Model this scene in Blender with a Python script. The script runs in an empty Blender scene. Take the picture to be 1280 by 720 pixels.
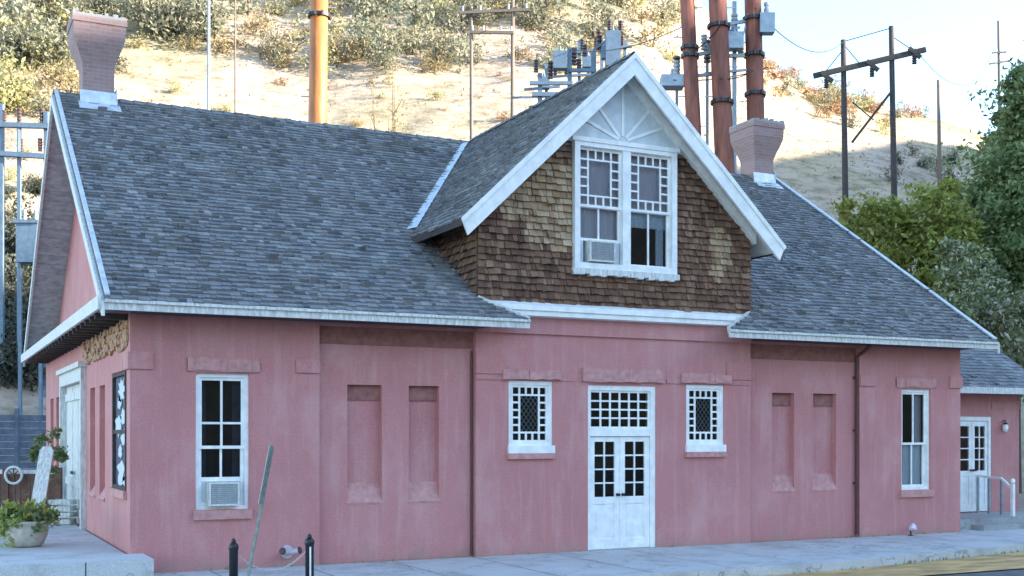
import bpy, math, random
from mathutils import Vector, Matrix, noise
rnd = random.Random(7)
SC = bpy.context.scene
COL = SC.collection
# ------------------------------------------------------------------ frames of reference
# building frame: X along the facade, Y into the building, Z up, door centre at the origin
CAM = Vector((-11.65, -18.77, 2.15))
RT = Vector((0.8946, -0.4469, 0)); FW = Vector((0.4469, 0.8946, 0))
def W(cx, cy, z=0.0):                       # metres right of / ahead of the street corner the view is from
    return Vector((CAM.x, CAM.y, 0)) + RT * cx + FW * cy + Vector((0, 0, z))
def V(px, py, d):                           # survey sight line (bearing, elevation, distance) -> place
    return W((px - 640) / 1480 * d, d, 2.15 + (542 - py) / 1480 * d)

# ------------------------------------------------------------------ materials
M = {}
def node(nt, t, **kw):
    n = nt.nodes.new(t)
    for k, v in kw.items():
        if k in n.inputs: n.inputs[k].default_value = v
        else: setattr(n, k, v)
    return n
def new_mat(name):
    m = bpy.data.materials.new(name); m.use_nodes = True
    nt = m.node_tree
    return m, nt, nt.nodes['Principled BSDF']
def c4(c): return (c[0], c[1], c[2], 1)
def ramp(nt, fac, stops):
    r = nt.nodes.new('ShaderNodeValToRGB')
    el = r.color_ramp.elements
    while len(el) < len(stops): el.new(0.5)
    for e, (p, c) in zip(el, stops): e.position = p; e.color = c4(c)
    nt.links.new(fac, r.inputs[0]); return r.outputs[0]
def mixc(nt, fac, a, b, mode='MIX'):
    m = nt.nodes.new('ShaderNodeMix'); m.data_type = 'RGBA'; m.blend_type = mode
    for sock, v in ((m.inputs[0], fac), (m.inputs[6], a), (m.inputs[7], b)):
        if isinstance(v, (int, float)): sock.default_value = v
        elif isinstance(v, tuple): sock.default_value = c4(v)
        else: nt.links.new(v, sock)
    return m.outputs[2]
def tex_noise(nt, vec, scale, detail=4, rough=.55):
    n = node(nt, 'ShaderNodeTexNoise'); n.inputs['Scale'].default_value = scale
    n.inputs['Detail'].default_value = detail; n.inputs['Roughness'].default_value = rough
    if vec is not None: nt.links.new(vec, n.inputs['Vector'])
    return n.outputs['Fac']
def mapping(nt, scale=(1, 1, 1), rot=(0, 0, 0), src='Object'):
    tc = nt.nodes.new('ShaderNodeTexCoord'); mp = nt.nodes.new('ShaderNodeMapping')
    mp.inputs['Scale'].default_value = scale; mp.inputs['Rotation'].default_value = rot
    nt.links.new(tc.outputs[src], mp.inputs[0]); return mp.outputs[0]
def bump(nt, bsdf, h, strength=.3, dist=.02, normal=None):
    b = nt.nodes.new('ShaderNodeBump'); b.inputs['Strength'].default_value = strength
    b.inputs['Distance'].default_value = dist; nt.links.new(h, b.inputs['Height'])
    if normal is not None: nt.links.new(normal, b.inputs['Normal'])
    nt.links.new(b.outputs[0], bsdf.inputs['Normal']); return b.outputs[0]
def simple(name, col, rough=.6, var=.25, scale=6, bs=.15, metal=0.0, stretch=(1, 1, 1)):
    m, nt, b = new_mat(name)
    v = mapping(nt, stretch); f = tex_noise(nt, v, scale, 6, .6)
    nt.links.new(ramp(nt, f, [(.3, tuple(x * (1 - var) for x in col)), (.7, tuple(min(1, x * (1 + var * .6)) for x in col))]), b.inputs['Base Color'])
    b.inputs['Roughness'].default_value = rough; b.inputs['Metallic'].default_value = metal
    if bs: bump(nt, b, f, bs, .01)
    M[name] = m; return m

def wall_mat(name, a, b_, worn, axis_rot):
    m, nt, b = new_mat(name)
    v = mapping(nt)
    big = tex_noise(nt, v, .55, 5, .6)
    col = ramp(nt, big, [(.28, a), (.72, b_)])
    # chalky washed streaks
    vs = mapping(nt, (7, 7, .55)); st = tex_noise(nt, vs, 1.0, 5, .6)
    stm = ramp(nt, st, [(.52, (0, 0, 0)), (.8, (1, 1, 1))])
    col = mixc(nt, mixc(nt, .6, (0, 0, 0), stm), col, worn)
    bl = tex_noise(nt, mapping(nt, (1, 1, .7)), .95, 7, .7)
    col = mixc(nt, ramp(nt, bl, [(.50, (0, 0, 0)), (.66, (.42, .42, .42))]), col, worn)
    col = mixc(nt, ramp(nt, bl, [(.33, (.40, .40, .40)), (.46, (0, 0, 0))]), col, (a[0] * .80, a[1] * .72, a[2] * .74))
    # repair patches and scuffs
    p = tex_noise(nt, v, 2.3, 8, .7)
    pm = ramp(nt, p, [(.60, (0, 0, 0)), (.72, (1, 1, 1))])
    col = mixc(nt, mixc(nt, .30, (0, 0, 0), pm), col, (a[0] * 1.12, a[1] * .66, a[2] * .62))
    fine = tex_noise(nt, v, 38, 5, .7)
    col = mixc(nt, .22, col, ramp(nt, fine, [(.3, tuple(x * .62 for x in a)), (.7, tuple(x * 1.25 for x in worn))]))
    br = nt.nodes.new('ShaderNodeTexBrick')
    br.inputs['Scale'].default_value = 1; br.inputs['Brick Width'].default_value = .22; br.inputs['Row Height'].default_value = .075
    br.inputs['Mortar Size'].default_value = .007; br.inputs['Mortar Smooth'].default_value = .6
    br.inputs['Color1'].default_value = (1, 1, 1, 1); br.inputs['Color2'].default_value = (.8, .8, .8, 1); br.inputs['Mortar'].default_value = (0, 0, 0, 1)
    nt.links.new(mapping(nt, (1, 1, 1), axis_rot), br.inputs['Vector'])
    col = mixc(nt, mixc(nt, .04, (0, 0, 0), br.outputs['Fac']), col, tuple(x * .55 for x in a))
    sx = nt.nodes.new('ShaderNodeSeparateXYZ'); tc = nt.nodes.new('ShaderNodeTexCoord'); nt.links.new(tc.outputs['Object'], sx.inputs[0])
    ad = nt.nodes.new('ShaderNodeMath'); ad.operation = 'MULTIPLY_ADD'; nt.links.new(p, ad.inputs[0]); ad.inputs[1].default_value = -.9; zo = nt.nodes.new('ShaderNodeMath'); zo.operation = 'ADD'; zo.inputs[1].default_value = .5; nt.links.new(sx.outputs[2], zo.inputs[0]); nt.links.new(zo.outputs[0], ad.inputs[2])
    col = mixc(nt, ramp(nt, ad.outputs[0], [(0, (.75, .75, .75)), (.24, (0, 0, 0))]), col, (.36, .22, .185))
    chip = tex_noise(nt, v, 6.5, 6, .75)
    col = mixc(nt, ramp(nt, chip, [(.685, (0, 0, 0)), (.70, (.55, .55, .55))]), col, (.60, .42, .38))
    nt.links.new(col, b.inputs['Base Color']); b.inputs['Roughness'].default_value = .8
    n1 = bump(nt, b, br.outputs['Color'], .12, .008)
    bump(nt, b, fine, .35, .01, n1)
    M[name] = m
RX = (math.radians(90), 0, 0); RXZ = (0, math.radians(90), math.radians(90))
wall_mat('pink_wall', (.47, .165, .160), (.54, .215, .205), (.63, .37, .35), (math.radians(-90), 0, 0))
wall_mat('pink_side_wall', (.47, .165, .160), (.54, .215, .205), (.63, .37, .35), (math.radians(-90), 0, math.radians(90)))
simple('pink_stone', (.55, .27, .25), .8, .25, 9, .5)
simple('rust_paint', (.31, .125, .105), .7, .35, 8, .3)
simple('white_paint', (.86, .86, .84), .45, .16, 5, .12, stretch=(1, 1, 1))
simple('worn_white', (.66, .66, .63), .6, .38, 9, .3, stretch=(3, 3, .6))
simple('grey_board', (.42, .41, .41), .75, .4, 5, .3, stretch=(1, .5, 3))
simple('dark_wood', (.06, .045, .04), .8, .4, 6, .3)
def concrete(name, col):
    m, nt, b = new_mat(name); v = mapping(nt)
    f = tex_noise(nt, v, 1.1, 8, .68); g = tex_noise(nt, v, 45, 4, .7)
    c = ramp(nt, f, [(.30, tuple(x * .62 for x in col)), (.48, col), (.7, tuple(x * 1.12 for x in col))])
    c = mixc(nt, .3, c, ramp(nt, g, [(.35, (.2, .2, .2)), (.6, (1, 1, 1))]), 'MULTIPLY')
    vo = nt.nodes.new('ShaderNodeTexVoronoi'); vo.feature = 'DISTANCE_TO_EDGE'; vo.inputs['Scale'].default_value = .42
    w = nt.nodes.new('ShaderNodeVectorMath'); w.operation = 'ADD'; nt.links.new(v, w.inputs[0])
    nn = nt.nodes.new('ShaderNodeTexNoise'); nn.inputs['Scale'].default_value = 2.2; nn.inputs['Detail'].default_value = 6; nt.links.new(v, nn.inputs['Vector']); nt.links.new(nn.outputs['Color'], w.inputs[1]); nt.links.new(w.outputs[0], vo.inputs['Vector'])
    c = mixc(nt, ramp(nt, vo.outputs['Distance'], [(.003, (.5, .5, .5)), (.009, (0, 0, 0))]), c, (.12, .11, .10))
    st = tex_noise(nt, v, .5, 5, .7); c = mixc(nt, ramp(nt, st, [(.56, (0, 0, 0)), (.68, (.45, .45, .45))]), c, (.30, .26, .22))
    nt.links.new(c, b.inputs['Base Color']); b.inputs['Roughness'].default_value = .88; bump(nt, b, g, .25, .008); M[name] = m
concrete('concrete', (.54, .54, .53))
concrete('old_concrete', (.38, .38, .37))
simple('road', (.12, .125, .13), .85, .35, 2, .3)
simple('yellow_kerb', (.60, .37, .14), .8, .55, 2.2, .35, stretch=(.6, 1.6, 1))
simple('gutter_dirt', (.44, .31, .17), .95, .5, 4, .5)
simple('dirt', (.30, .235, .18), .95, .35, .8, .4)
simple('black_iron', (.018, .017, .02), .4, .4, 20, .2)
simple('dark_pipe', (.10, .035, .04), .5, .3, 10, .2)
simple('galv', (.33, .38, .42), .45, .25, 6, .1, .4)
simple('steel_blue', (.13, .19, .26), .5, .25, 5, .1, .2)
simple('insulator', (.09, .05, .045), .25, .2, 10, 0)
simple('grey_insulator', (.40, .43, .47), .3, .2, 10, 0)
simple('grey_wood', (.17, .135, .11), .85, .35, 6, .4, stretch=(6, 6, .7))
simple('rust_steel', (.25, .085, .055), .75, .6, 2.2, .3, stretch=(2, 2, .4))
simple('orange_steel', (.45, .155, .04), .5, .35, 3, .3, stretch=(2, 2, .4))
simple('flashing', (.62, .66, .70), .4, .25, 6, .1, .2)
simple('pot_stone', (.50, .45, .37), .85, .3, 9, .4)
simple('soil', (.05, .035, .025), .95, .4, 20, .6)
simple('brown_board', (.15, .075, .05), .8, .4, 6, .4)
simple('blue_board', (.12, .155, .20), .75, .35, 4, .3)
simple('pale_brass', (.62, .56, .60), .4, .2, 20, .1, .3)
simple('sign_grey', (.42, .47, .44), .5, .3, 8, .1, .3)
simple('post_green', (.24, .29, .26), .6, .4, 12, .2, .2)
simple('curtain_white', (.60, .64, .68), .9, .18, 4, .3, stretch=(14, 14, .4))
simple('curtain_lilac', (.56, .50, .55), .9, .18, 4, .3, stretch=(10, 10, .4))
simple('lace', (.50, .55, .62), .9, .3, 30, .2)
simple('ac_grille', (.33, .38, .42), .6, .35, 60, .3, stretch=(.2, .2, 3))
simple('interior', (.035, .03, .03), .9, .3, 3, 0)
simple('merch', (.04, .045, .09), .6, .6, 6, 0)
simple('bark', (.10, .075, .055), .9, .4, 10, .6, stretch=(4, 4, .6))
simple('twig', (.22, .16, .10), .9, .3, 10, .3)
simple('gable_panel', (.60, .65, .68), .55, .16, 5, .15)
simple('wreck_stone', (.46, .27, .16), .9, .5, 12, .8)

def chimney_mat():
    m, nt, b = new_mat('chimney_brick')
    outs = []
    br = nt.nodes.new('ShaderNodeTexBrick')
    tc = nt.nodes.new('ShaderNodeTexCoord')
    nt.links.new(tc.outputs['UV'], br.inputs['Vector'])
    br.inputs['Scale'].default_value = 1; br.inputs['Brick Width'].default_value = .21; br.inputs['Row Height'].default_value = .075
    br.inputs['Mortar Size'].default_value = .006
    br.inputs['Color1'].default_value = (.31, .18, .165, 1); br.inputs['Color2'].default_value = (.36, .23, .21, 1); br.inputs['Mortar'].default_value = (.37, .29, .27, 1)
    f = tex_noise(nt, mapping(nt), 5, 6, .65)
    col = mixc(nt, ramp(nt, f, [(.45, (0, 0, 0)), (.8, (.7, .7, .7))]), br.outputs['Color'], (.34, .28, .28))
    nt.links.new(col, b.inputs['Base Color']); b.inputs['Roughness'].default_value = .9
    bump(nt, b, br.outputs['Fac'], -.5, .01)
    M['chimney_brick'] = m
chimney_mat()

def shingle_mat(name, stops, spots, rough=.85):
    m, nt, b = new_mat(name)
    g = nt.nodes.new('ShaderNodeNewGeometry')
    col = ramp(nt, g.outputs['Random Per Island'], stops)
    v = mapping(nt); f = tex_noise(nt, v, .5, 6, .65)
    col = mixc(nt, ramp(nt, f, [(.40, (0, 0, 0)), (.75, (.55, .55, .55))]), col, spots)
    sk_ = tex_noise(nt, mapping(nt, (2.2, .16, .16)), 1.0, 6, .7)
    col = mixc(nt, .5, col, ramp(nt, sk_, [(.34, (.55, .55, .56)), (.6, (1, 1, 1))]), 'MULTIPLY')
    fg = tex_noise(nt, mapping(nt, (30, 12, 12)), 1.4, 4, .7)
    col = mixc(nt, .45, col, ramp(nt, fg, [(.3, (.25, .25, .25)), (.72, (1, 1, 1))]), 'MULTIPLY')
    nt.links.new(col, b.inputs['Base Color']); b.inputs['Roughness'].default_value = rough
    bump(nt, b, fg, .4, .006)
    M[name] = m
shingle_mat('roof_shingle', [(0, (.16, .165, .18)), (.2, (.235, .24, .25)), (.6, (.285, .287, .293)), (.9, (.34, .338, .335)), (1, (.44, .43, .42))], (.27, .265, .26))
shingle_mat('wall_shingle', [(0, (.10, .047, .03)), (.4, (.19, .095, .058)), (.75, (.26, .14, .085)), (1, (.35, .22, .14))], (.26, .135, .075))
shingle_mat('bare_shingle', [(0, (.26, .15, .08)), (.4, (.46, .30, .17)), (1, (.62, .47, .31))], (.46, .29, .16))

def glass_mat():
    m = bpy.data.materials.new('glass'); m.use_nodes = True; nt = m.node_tree
    nt.nodes.remove(nt.nodes['Principled BSDF'])
    out = nt.nodes['Material Output']
    tr = node(nt, 'ShaderNodeBsdfTransparent'); tr.inputs[0].default_value = (.82, .86, .88, 1)
    gl = node(nt, 'ShaderNodeBsdfGlossy'); gl.inputs['Roughness'].default_value = .03
    fr = nt.nodes.new('ShaderNodeFresnel'); fr.inputs['IOR'].default_value = 1.5
    n = tex_noise(nt, mapping(nt), 2.2, 2)
    bp = nt.nodes.new('ShaderNodeBump'); bp.inputs['Strength'].default_value = .10; bp.inputs['Distance'].default_value = .02
    nt.links.new(n, bp.inputs['Height']); nt.links.new(bp.outputs[0], gl.inputs['Normal'])
    mx = nt.nodes.new('ShaderNodeMixShader')
    nt.links.new(fr.outputs[0], mx.inputs[0]); nt.links.new(tr.outputs[0], mx.inputs[1]); nt.links.new(gl.outputs[0], mx.inputs[2])
    nt.links.new(mx.outputs[0], out.inputs[0]); M['glass'] = m
glass_mat()

def leaf_mat(name, stops):
    m, nt, b = new_mat(name)
    g = nt.nodes.new('ShaderNodeNewGeometry'); oi = nt.nodes.new('ShaderNodeObjectInfo')
    col = ramp(nt, g.outputs['Random Per Island'], stops)
    hs = nt.nodes.new('ShaderNodeHueSaturation')
    mr = nt.nodes.new('ShaderNodeMapRange'); mr.inputs['To Min'].default_value = .47; mr.inputs['To Max'].default_value = .53
    nt.links.new(oi.outputs['Random'], mr.inputs[0]); nt.links.new(mr.outputs[0], hs.inputs['Hue'])
    mv = nt.nodes.new('ShaderNodeMapRange'); mv.inputs['To Min'].default_value = .8; mv.inputs['To Max'].default_value = 1.25
    nt.links.new(oi.outputs['Random'], mv.inputs[0]); nt.links.new(mv.outputs[0], hs.inputs['Value'])
    nt.links.new(col, hs.inputs['Color']); nt.links.new(hs.outputs[0], b.inputs['Base Color'])
    b.inputs['Roughness'].default_value = .65
    b.inputs['Specular IOR Level'].default_value = .25
    out = nt.nodes['Material Output']
    tl = nt.nodes.new('ShaderNodeBsdfTranslucent'); nt.links.new(hs.outputs[0], tl.inputs[0])
    mx = nt.nodes.new('ShaderNodeMixShader'); mx.inputs[0].default_value = .42
    nt.links.new(b.outputs[0], mx.inputs[1]); nt.links.new(tl.outputs[0], mx.inputs[2]); nt.links.new(mx.outputs[0], out.inputs[0])
    M[name] = m
leaf_mat('leaf_dark', [(0, (.10, .135, .06)), (.5, (.20, .25, .10)), (1, (.34, .37, .18))])
leaf_mat('leaf_lime', [(0, (.18, .21, .045)), (.6, (.34, .37, .09)), (1, (.48, .48, .19))])
leaf_mat('leaf_pale', [(0, (.12, .15, .06)), (.5, (.26, .30, .13)), (.75, (.42, .42, .27)), (1, (.74, .70, .62))])
leaf_mat('leaf_juniper', [(0, (.15, .16, .11)), (.6, (.25, .25, .17)), (1, (.36, .345, .25))])
leaf_mat('leaf_oak', [(0, (.24, .21, .10)), (.6, (.36, .31, .15)), (1, (.48, .41, .24))])
leaf_mat('leaf_rust', [(0, (.26, .15, .08)), (.6, (.38, .23, .13)), (1, (.46, .31, .19))])
leaf_mat('leaf_bank', [(0, (.045, .055, .04)), (.6, (.10, .11, .08)), (1, (.19, .185, .14))])
leaf_mat('leaf_grass', [(0, (.22, .16, .07)), (.6, (.34, .25, .12)), (1, (.44, .35, .19))])
leaf_mat('petal', [(0, (.55, .33, .03)), (1, (.75, .55, .06))])

def hill_mat():
    m, nt, b = new_mat('hill_earth')
    v = mapping(nt)
    f = tex_noise(nt, v, .035, 8, .62)
    col = ramp(nt, f, [(.30, (.36, .26, .20)), (.46, (.45, .345, .26)), (.58, (.42, .33, .20)), (.75, (.27, .215, .115))])
    f2 = tex_noise(nt, mapping(nt, (1, 1, 2.5)), .45, 7, .7)
    col = mixc(nt, ramp(nt, f2, [(.46, (0, 0, 0)), (.66, (.9, .9, .9))]), col, (.155, .125, .065))
    f3 = tex_noise(nt, mapping(nt, (.3, .3, 3)), .8, 5, .6)
    col = mixc(nt, ramp(nt, f3, [(.55, (0, 0, 0)), (.75, (.6, .6, .6))]), col, (.34, .20, .14))
    nt.links.new(col, b.inputs['Base Color']); b.inputs['Roughness'].default_value = .95
    bump(nt, b, f2, .6, .5)
    M['hill_earth'] = m
hill_mat()

# ------------------------------------------------------------------ mesh builder
ORIG = {}
class MB:
    def __init__(s): s.v = []; s.f = []; s.uv = None
    def add(s, vs, fs):
        o = len(s.v); s.v += [tuple(p) for p in vs]; s.f += [tuple(i + o for i in f) for f in fs]
    def mbox(s, m, a0, a1, z0, z1, d0, d1):
        vs = [m(a, z, d) for d in (d0, d1) for a, z in ((a0, z0), (a1, z0), (a1, z1), (a0, z1))]
        s.add(vs, [(0, 1, 2, 3), (7, 6, 5, 4), (0, 4, 5, 1), (1, 5, 6, 2), (2, 6, 7, 3), (3, 7, 4, 0)])
    def box(s, x0, x1, y0, y1, z0, z1):
        s.mbox(lambda a, z, d: (a, d, z), x0, x1, z0, z1, y0, y1)
    def beam(s, p, q, w, h, up=Vector((0, 0, 1))):
        p, q = Vector(p), Vector(q); t = (q - p).normalized()
        sd = t.cross(up)
        if sd.length < 1e-4: sd = t.cross(Vector((1, 0, 0)))
        sd.normalize(); u = sd.cross(t)
        vs = [e + sd * (w / 2 * i) + u * (h / 2 * j) for e in (p, q) for i, j in ((-1, -1), (1, -1), (1, 1), (-1, 1))]
        s.add(vs, [(3, 2, 1, 0), (4, 5, 6, 7), (0, 1, 5, 4), (1, 2, 6, 5), (2, 3, 7, 6), (3, 0, 4, 7)])
    def tube(s, pts, rads, n=10, caps=True):
        pts = [Vector(p) for p in pts]
        if not isinstance(rads, (list, tuple)): rads = [rads] * len(pts)
        rings = []; ref = None
        for i, p in enumerate(pts):
            t = (pts[min(i + 1, len(pts) - 1)] - pts[max(i - 1, 0)])
            t = t.normalized() if t.length > 1e-9 else Vector((0, 0, 1))
            if ref is None: ref = Vector((1, 0, 0)) if abs(t.x) < .8 else Vector((0, 1, 0))
            a = (ref - t * ref.dot(t)).normalized(); ref = a; b = t.cross(a)
            rings.append([p + (a * math.cos(k * 2 * math.pi / n) + b * math.sin(k * 2 * math.pi / n)) * rads[i] for k in range(n)])
        vs = [q for r in rings for q in r]; fs = []
        for i in range(len(rings) - 1):
            for k in range(n):
                k2 = (k + 1) % n; fs.append((i * n + k, i * n + k2, (i + 1) * n + k2, (i + 1) * n + k))
        if caps: fs.append(tuple(reversed(range(n)))); fs.append(tuple((len(rings) - 1) * n + k for k in range(n)))
        s.add(vs, fs)
    def prism(s, poly, ext):                   # poly: 3D points of a planar outline, ext: extrusion vector
        n = len(poly); e = Vector(ext); vs = [Vector(p) for p in poly] + [Vector(p) + e for p in poly]
        s.add(vs, [tuple(range(n)), tuple(reversed(range(n, 2 * n)))] + [(i, i + n, (i + 1) % n + n, (i + 1) % n) for i in range(n)])
    def poly(s, pts): s.add(pts, [tuple(range(len(pts)))])
    def build(s, name, mat, parent=None, smooth=False, origin=None):
        o = origin if origin is not None else (ORIG.get(parent.name, Vector((0, 0, 0))) if parent else Vector((0, 0, 0)))
        me = bpy.data.meshes.new(name)
        me.from_pydata([(p[0] - o[0], p[1] - o[1], p[2] - o[2]) for p in s.v], [], s.f)
        me.materials.append(M[mat]); me.update()
        if smooth:
            for p in me.polygons: p.use_smooth = True
        ob = bpy.data.objects.new(name, me); COL.objects.link(ob)
        if parent is not None: ob.parent = parent; ORIG[ob.name] = o
        elif origin is not None: ob.location = o; ORIG[ob.name] = Vector(o)
        return ob
def tag(o, label, cat=None, group=None, kind=None):
    if label: o['label'] = label
    if cat: o['category'] = cat
    if group: o['group'] = group
    if kind: o['kind'] = kind
    return o
def thing(name, loc, label, cat, group=None):
    o = bpy.data.objects.new(name, None); COL.objects.link(o); o.location = loc; ORIG[o.name] = Vector(loc)
    o.empty_display_size = .3
    return tag(o, label, cat, group)
def struct(o): o['kind'] = 'structure'; return o

def relief(mb, m, a0, a1, z0, z1, rects, hole_depth=.24):
    """wall face as stepped relief; rects = (a0,a1,z0,z1,depth) later ones win; depth None = opening"""
    A = sorted({a0, a1} | {min(max(x, a0), a1) for r in rects for x in r[:2]})
    Zs = sorted({z0, z1} | {min(max(x, z0), z1) for r in rects for x in r[2:4]})
    def dep(i, j):
        if i < 0 or j < 0 or i >= len(A) - 1 or j >= len(Zs) - 1: return 'X'
        a = (A[i] + A[i + 1]) / 2; z = (Zs[j] + Zs[j + 1]) / 2; d = 0.0
        for r in rects:
            if r[0] < a < r[1] and r[2] < z < r[3]: d = r[4]
        return d
    for i in range(len(A) - 1):
        for j in range(len(Zs) - 1):
            d = dep(i, j); dd = hole_depth if d is None else d
            if d is not None: mb.poly([m(A[i], Zs[j], d), m(A[i + 1], Zs[j], d), m(A[i + 1], Zs[j + 1], d), m(A[i], Zs[j + 1], d)])
            for (ni, nj, e) in ((i + 1, j, 'v'), (i, j + 1, 'h')):
                n = dep(ni, nj)
                if n == 'X': continue
                nd = hole_depth if n is None else n
                if abs(nd - dd) < 1e-6: continue
                if e == 'v': mb.poly([m(A[i + 1], Zs[j], dd), m(A[i + 1], Zs[j], nd), m(A[i + 1], Zs[j + 1], nd), m(A[i + 1], Zs[j + 1], dd)])
                else: mb.poly([m(A[i], Zs[j + 1], dd), m(A[i + 1], Zs[j + 1], dd), m(A[i + 1], Zs[j + 1], nd), m(A[i], Zs[j + 1], nd)])

def shingles(mb, org, adir, sdir, nrm, s0, s1, rng, course=.15, wmin=.11, wmax=.30, t=.022, R=rnd, keep=1.0, jag=1.0):
    org, adir, sdir, nrm = Vector(org), Vector(adir), Vector(sdir), Vector(nrm)
    s = s0
    while s < s1 - .02:
        se = min(s + course, s1)
        r = rng((s + se) / 2)
        wob = R.uniform(-.006, .006)
        if r:
            for (ra, rb) in (r if isinstance(r[0], tuple) else (r,)):
                a = ra
                while a < rb - .01:
                    w = R.uniform(wmin, wmax); b = min(a + w, rb)
                    if rb - b < .06: b = rb
                    if R.random() <= keep:
                        j = R.uniform(-.016, .012) * jag + .012 * jag * noise.noise(Vector((a * .9, s * 1.3, 4))); tt = t * R.uniform(.55, 1.35); j2 = j + R.uniform(-.006, .006)
                        if R.random() < .05: j -= .02; tt *= 1.9
                        def P(aa, ss, h): return org + adir * aa + sdir * ss + nrm * h
                        mb.add([P(a + .003, s + j + wob, 0), P(b - .003, s + j2 + wob, 0), P(b - .003, s + j2 + wob, tt), P(a + .003, s + j + wob, tt), P(b - .003, se + .02, .002), P(a + .003, se + .02, .002)],
                               [(3, 2, 4, 5), (0, 1, 2, 3), (0, 3, 5), (1, 4, 2)])
                    a = b
        s = se

fm = lambda a, z, d: Vector((a, d, z))               # facade: a = X, d = into the wall
EU = -8.79
em = lambda a, z, d: Vector((EU + d, a, z))          # left end wall

# ================================================================== DEPOT BUILDING
depot = thing('depot_building', (0, 0, 0), 'long low pink painted brick depot with grey shingle roof and central gabled dormer', 'building')
L, R_ = -8.79, 8.68
DEP = 13.5; RV = 6.75; EV = -.6; EZ = 4.10; SL = 2 / 3.0
RZ = EZ + SL * (RV - EV)                              # main ridge 9.0
def roof_z(v): return EZ + SL * (v - EV)
# ---- front wall
rects = []
for s in (-1, 1):
    def rr(x0, x1, z0, z1, d):
        a, b = sorted((s * x0, s * x1)); rects.append((a, b, z0, z1, d))
    rr(2.98, 5.80, 0, 3.93, .13)                       # recessed bay
    rr(2.98, 5.80, 3.93, 4.4, .05)
    for x0, x1 in ((3.62, 4.18), (4.67, 5.28)):
        rr(x0, x1, 1.2, 2.97, .27)
        rr(x0, x1, .99, 1.2, .27)
    rr(6.96, 7.80, .95, 3.10, None)
    rr(5.80, 6.20, 3.14, 3.36, -.035)
    rr(2.40, 2.98, 3.20, 3.55, -.03)
    rr(6.80, 7.93, 3.12, 3.35, -.02)
    rr(1.45, 2.34, 1.92, 3.09, None)
    rr(1.00, 2.98, 3.10, 3.19, -.018)
    rr(0, 2.98, 3.93, 4.22, -.05)
rects.append((-.72, .76, -.5, 3.04, None))
mb = MB(); relief(mb, fm, L, R_, -.02, 4.4, rects)
mb.build('front_wall', 'pink_wall', depot)
for q in ((L - .035, L + .34, -.035, .5), (R_ - .34, R_ + .035, -.035, .5)):
    mb = MB(); mb.box(*q, 3.14, 3.40); mb.build('corner_capital', 'pink_wall', depot)
# sloping sills of the blind niches, rough stone lintels, window sills
for s in (-1, 1):
    for x0, x1 in ((3.62, 4.18), (4.67, 5.28)):
        a, b = sorted((s * x0, s * x1)); mb = MB()
        mb.add([fm(a, 1.32, .268), fm(b, 1.32, .268), fm(b + .02, .99, .115), fm(a - .02, .99, .115), fm(b + .02, .95, .128), fm(a - .02, .95, .128)],
               [(0, 1, 2, 3), (3, 2, 4, 5), (0, 3, 5), (1, 4, 2)])
        mb.build('niche_sill', 'pink_stone', depot)
        mb = MB(); mb.box(a + .003, b - .003, .235, .266, 2.72, 2.965); mb.build('niche_lintel', 'rust_paint', depot)
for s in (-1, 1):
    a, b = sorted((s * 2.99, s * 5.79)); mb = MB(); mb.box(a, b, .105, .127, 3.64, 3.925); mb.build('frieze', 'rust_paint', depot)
def rough_block(mb, x0, x1, z0, z1, d0, d1, n=9, amp=.022):
    top = []; bot = []
    for i in range(n + 1):
        x = x0 + (x1 - x0) * i / n
        top.append((x, z1 + rnd.uniform(-amp, amp))); bot.append((x, z0 + rnd.uniform(-amp, amp) * .8))
    for i in range(n):
        (xa, ta), (xb, tb) = top[i], top[i + 1]; (_, ba), (_, bb) = bot[i], bot[i + 1]
        da, db = d0 + rnd.uniform(-.015, .015), d0 + rnd.uniform(-.015, .015)
        mb.add([fm(xa, ba, da), fm(xb, bb, db), fm(xb, tb, db), fm(xa, ta, da), fm(xa, ba, d1), fm(xb, bb, d1), fm(xb, tb, d1), fm(xa, ta, d1)],
               [(0, 1, 2, 3), (0, 4, 5, 1), (3, 2, 6, 7), (0, 3, 7, 4), (1, 5, 6, 2)])
for x0, x1, z0, z1, d in ((-2.47, -1.31, 3.12, 3.29, -.07), (1.31, 2.47, 3.12, 3.30, -.07), (-.86, .92, 3.10, 3.36, -.07), (-7.93, -6.80, 3.14, 3.33, -.035), (6.80, 7.93, 3.14, 3.33, -.035)):
    mb = MB(); rough_block(mb, x0, x1, z0, z1, d, .01); mb.build('lintel', 'pink_stone', depot)

# ---- end walls, rear wall
def gable_top(mb, mm, d):
    mb.poly([mm(0, 4.2, d), mm(DEP, 4.2, d), mm(DEP, roof_z(0) - .1, d), mm(RV, RZ - .12, d), mm(0, roof_z(0) - .1, d)])
er = [(.35, 1.75, 1.26, 3.13, None), (5.36, 9.3, .28, 3.47, None)]
for a, b in ((2.75, 3.45), (4.05, 4.75), (10.2, 10.95), (11.6, 12.35)): er.append((a, b, 1.0, 3.0, .16))
er += [(.6, 1.9, 3.14, 3.34, -.025)]
mb = MB(); relief(mb, em, 0, DEP, -.02, 4.2, er)
mb.build('end_wall', 'pink_side_wall', depot)
mb = MB(); gable_top(mb, em, .22); mb.build('gable_wall', 'pink_side_wall', depot)
for a, b in ((2.75, 3.45), (4.05, 4.75), (10.2, 10.95), (11.6, 12.35)):
    mb = MB(); mb.add([em(a, 1.3, .158), em(b, 1.3, .158), em(b + .02, 1.0, -.03), em(a - .02, 1.0, -.03), em(b + .02, .95, .0), em(a - .02, .95, .0)], [(0, 1, 2, 3), (3, 2, 4, 5), (0, 3, 5), (1, 4, 2)])
    mb.build('niche_sill', 'pink_stone', depot)
rm = lambda a, z, d: Vector((R_ - d, a, z))
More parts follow.
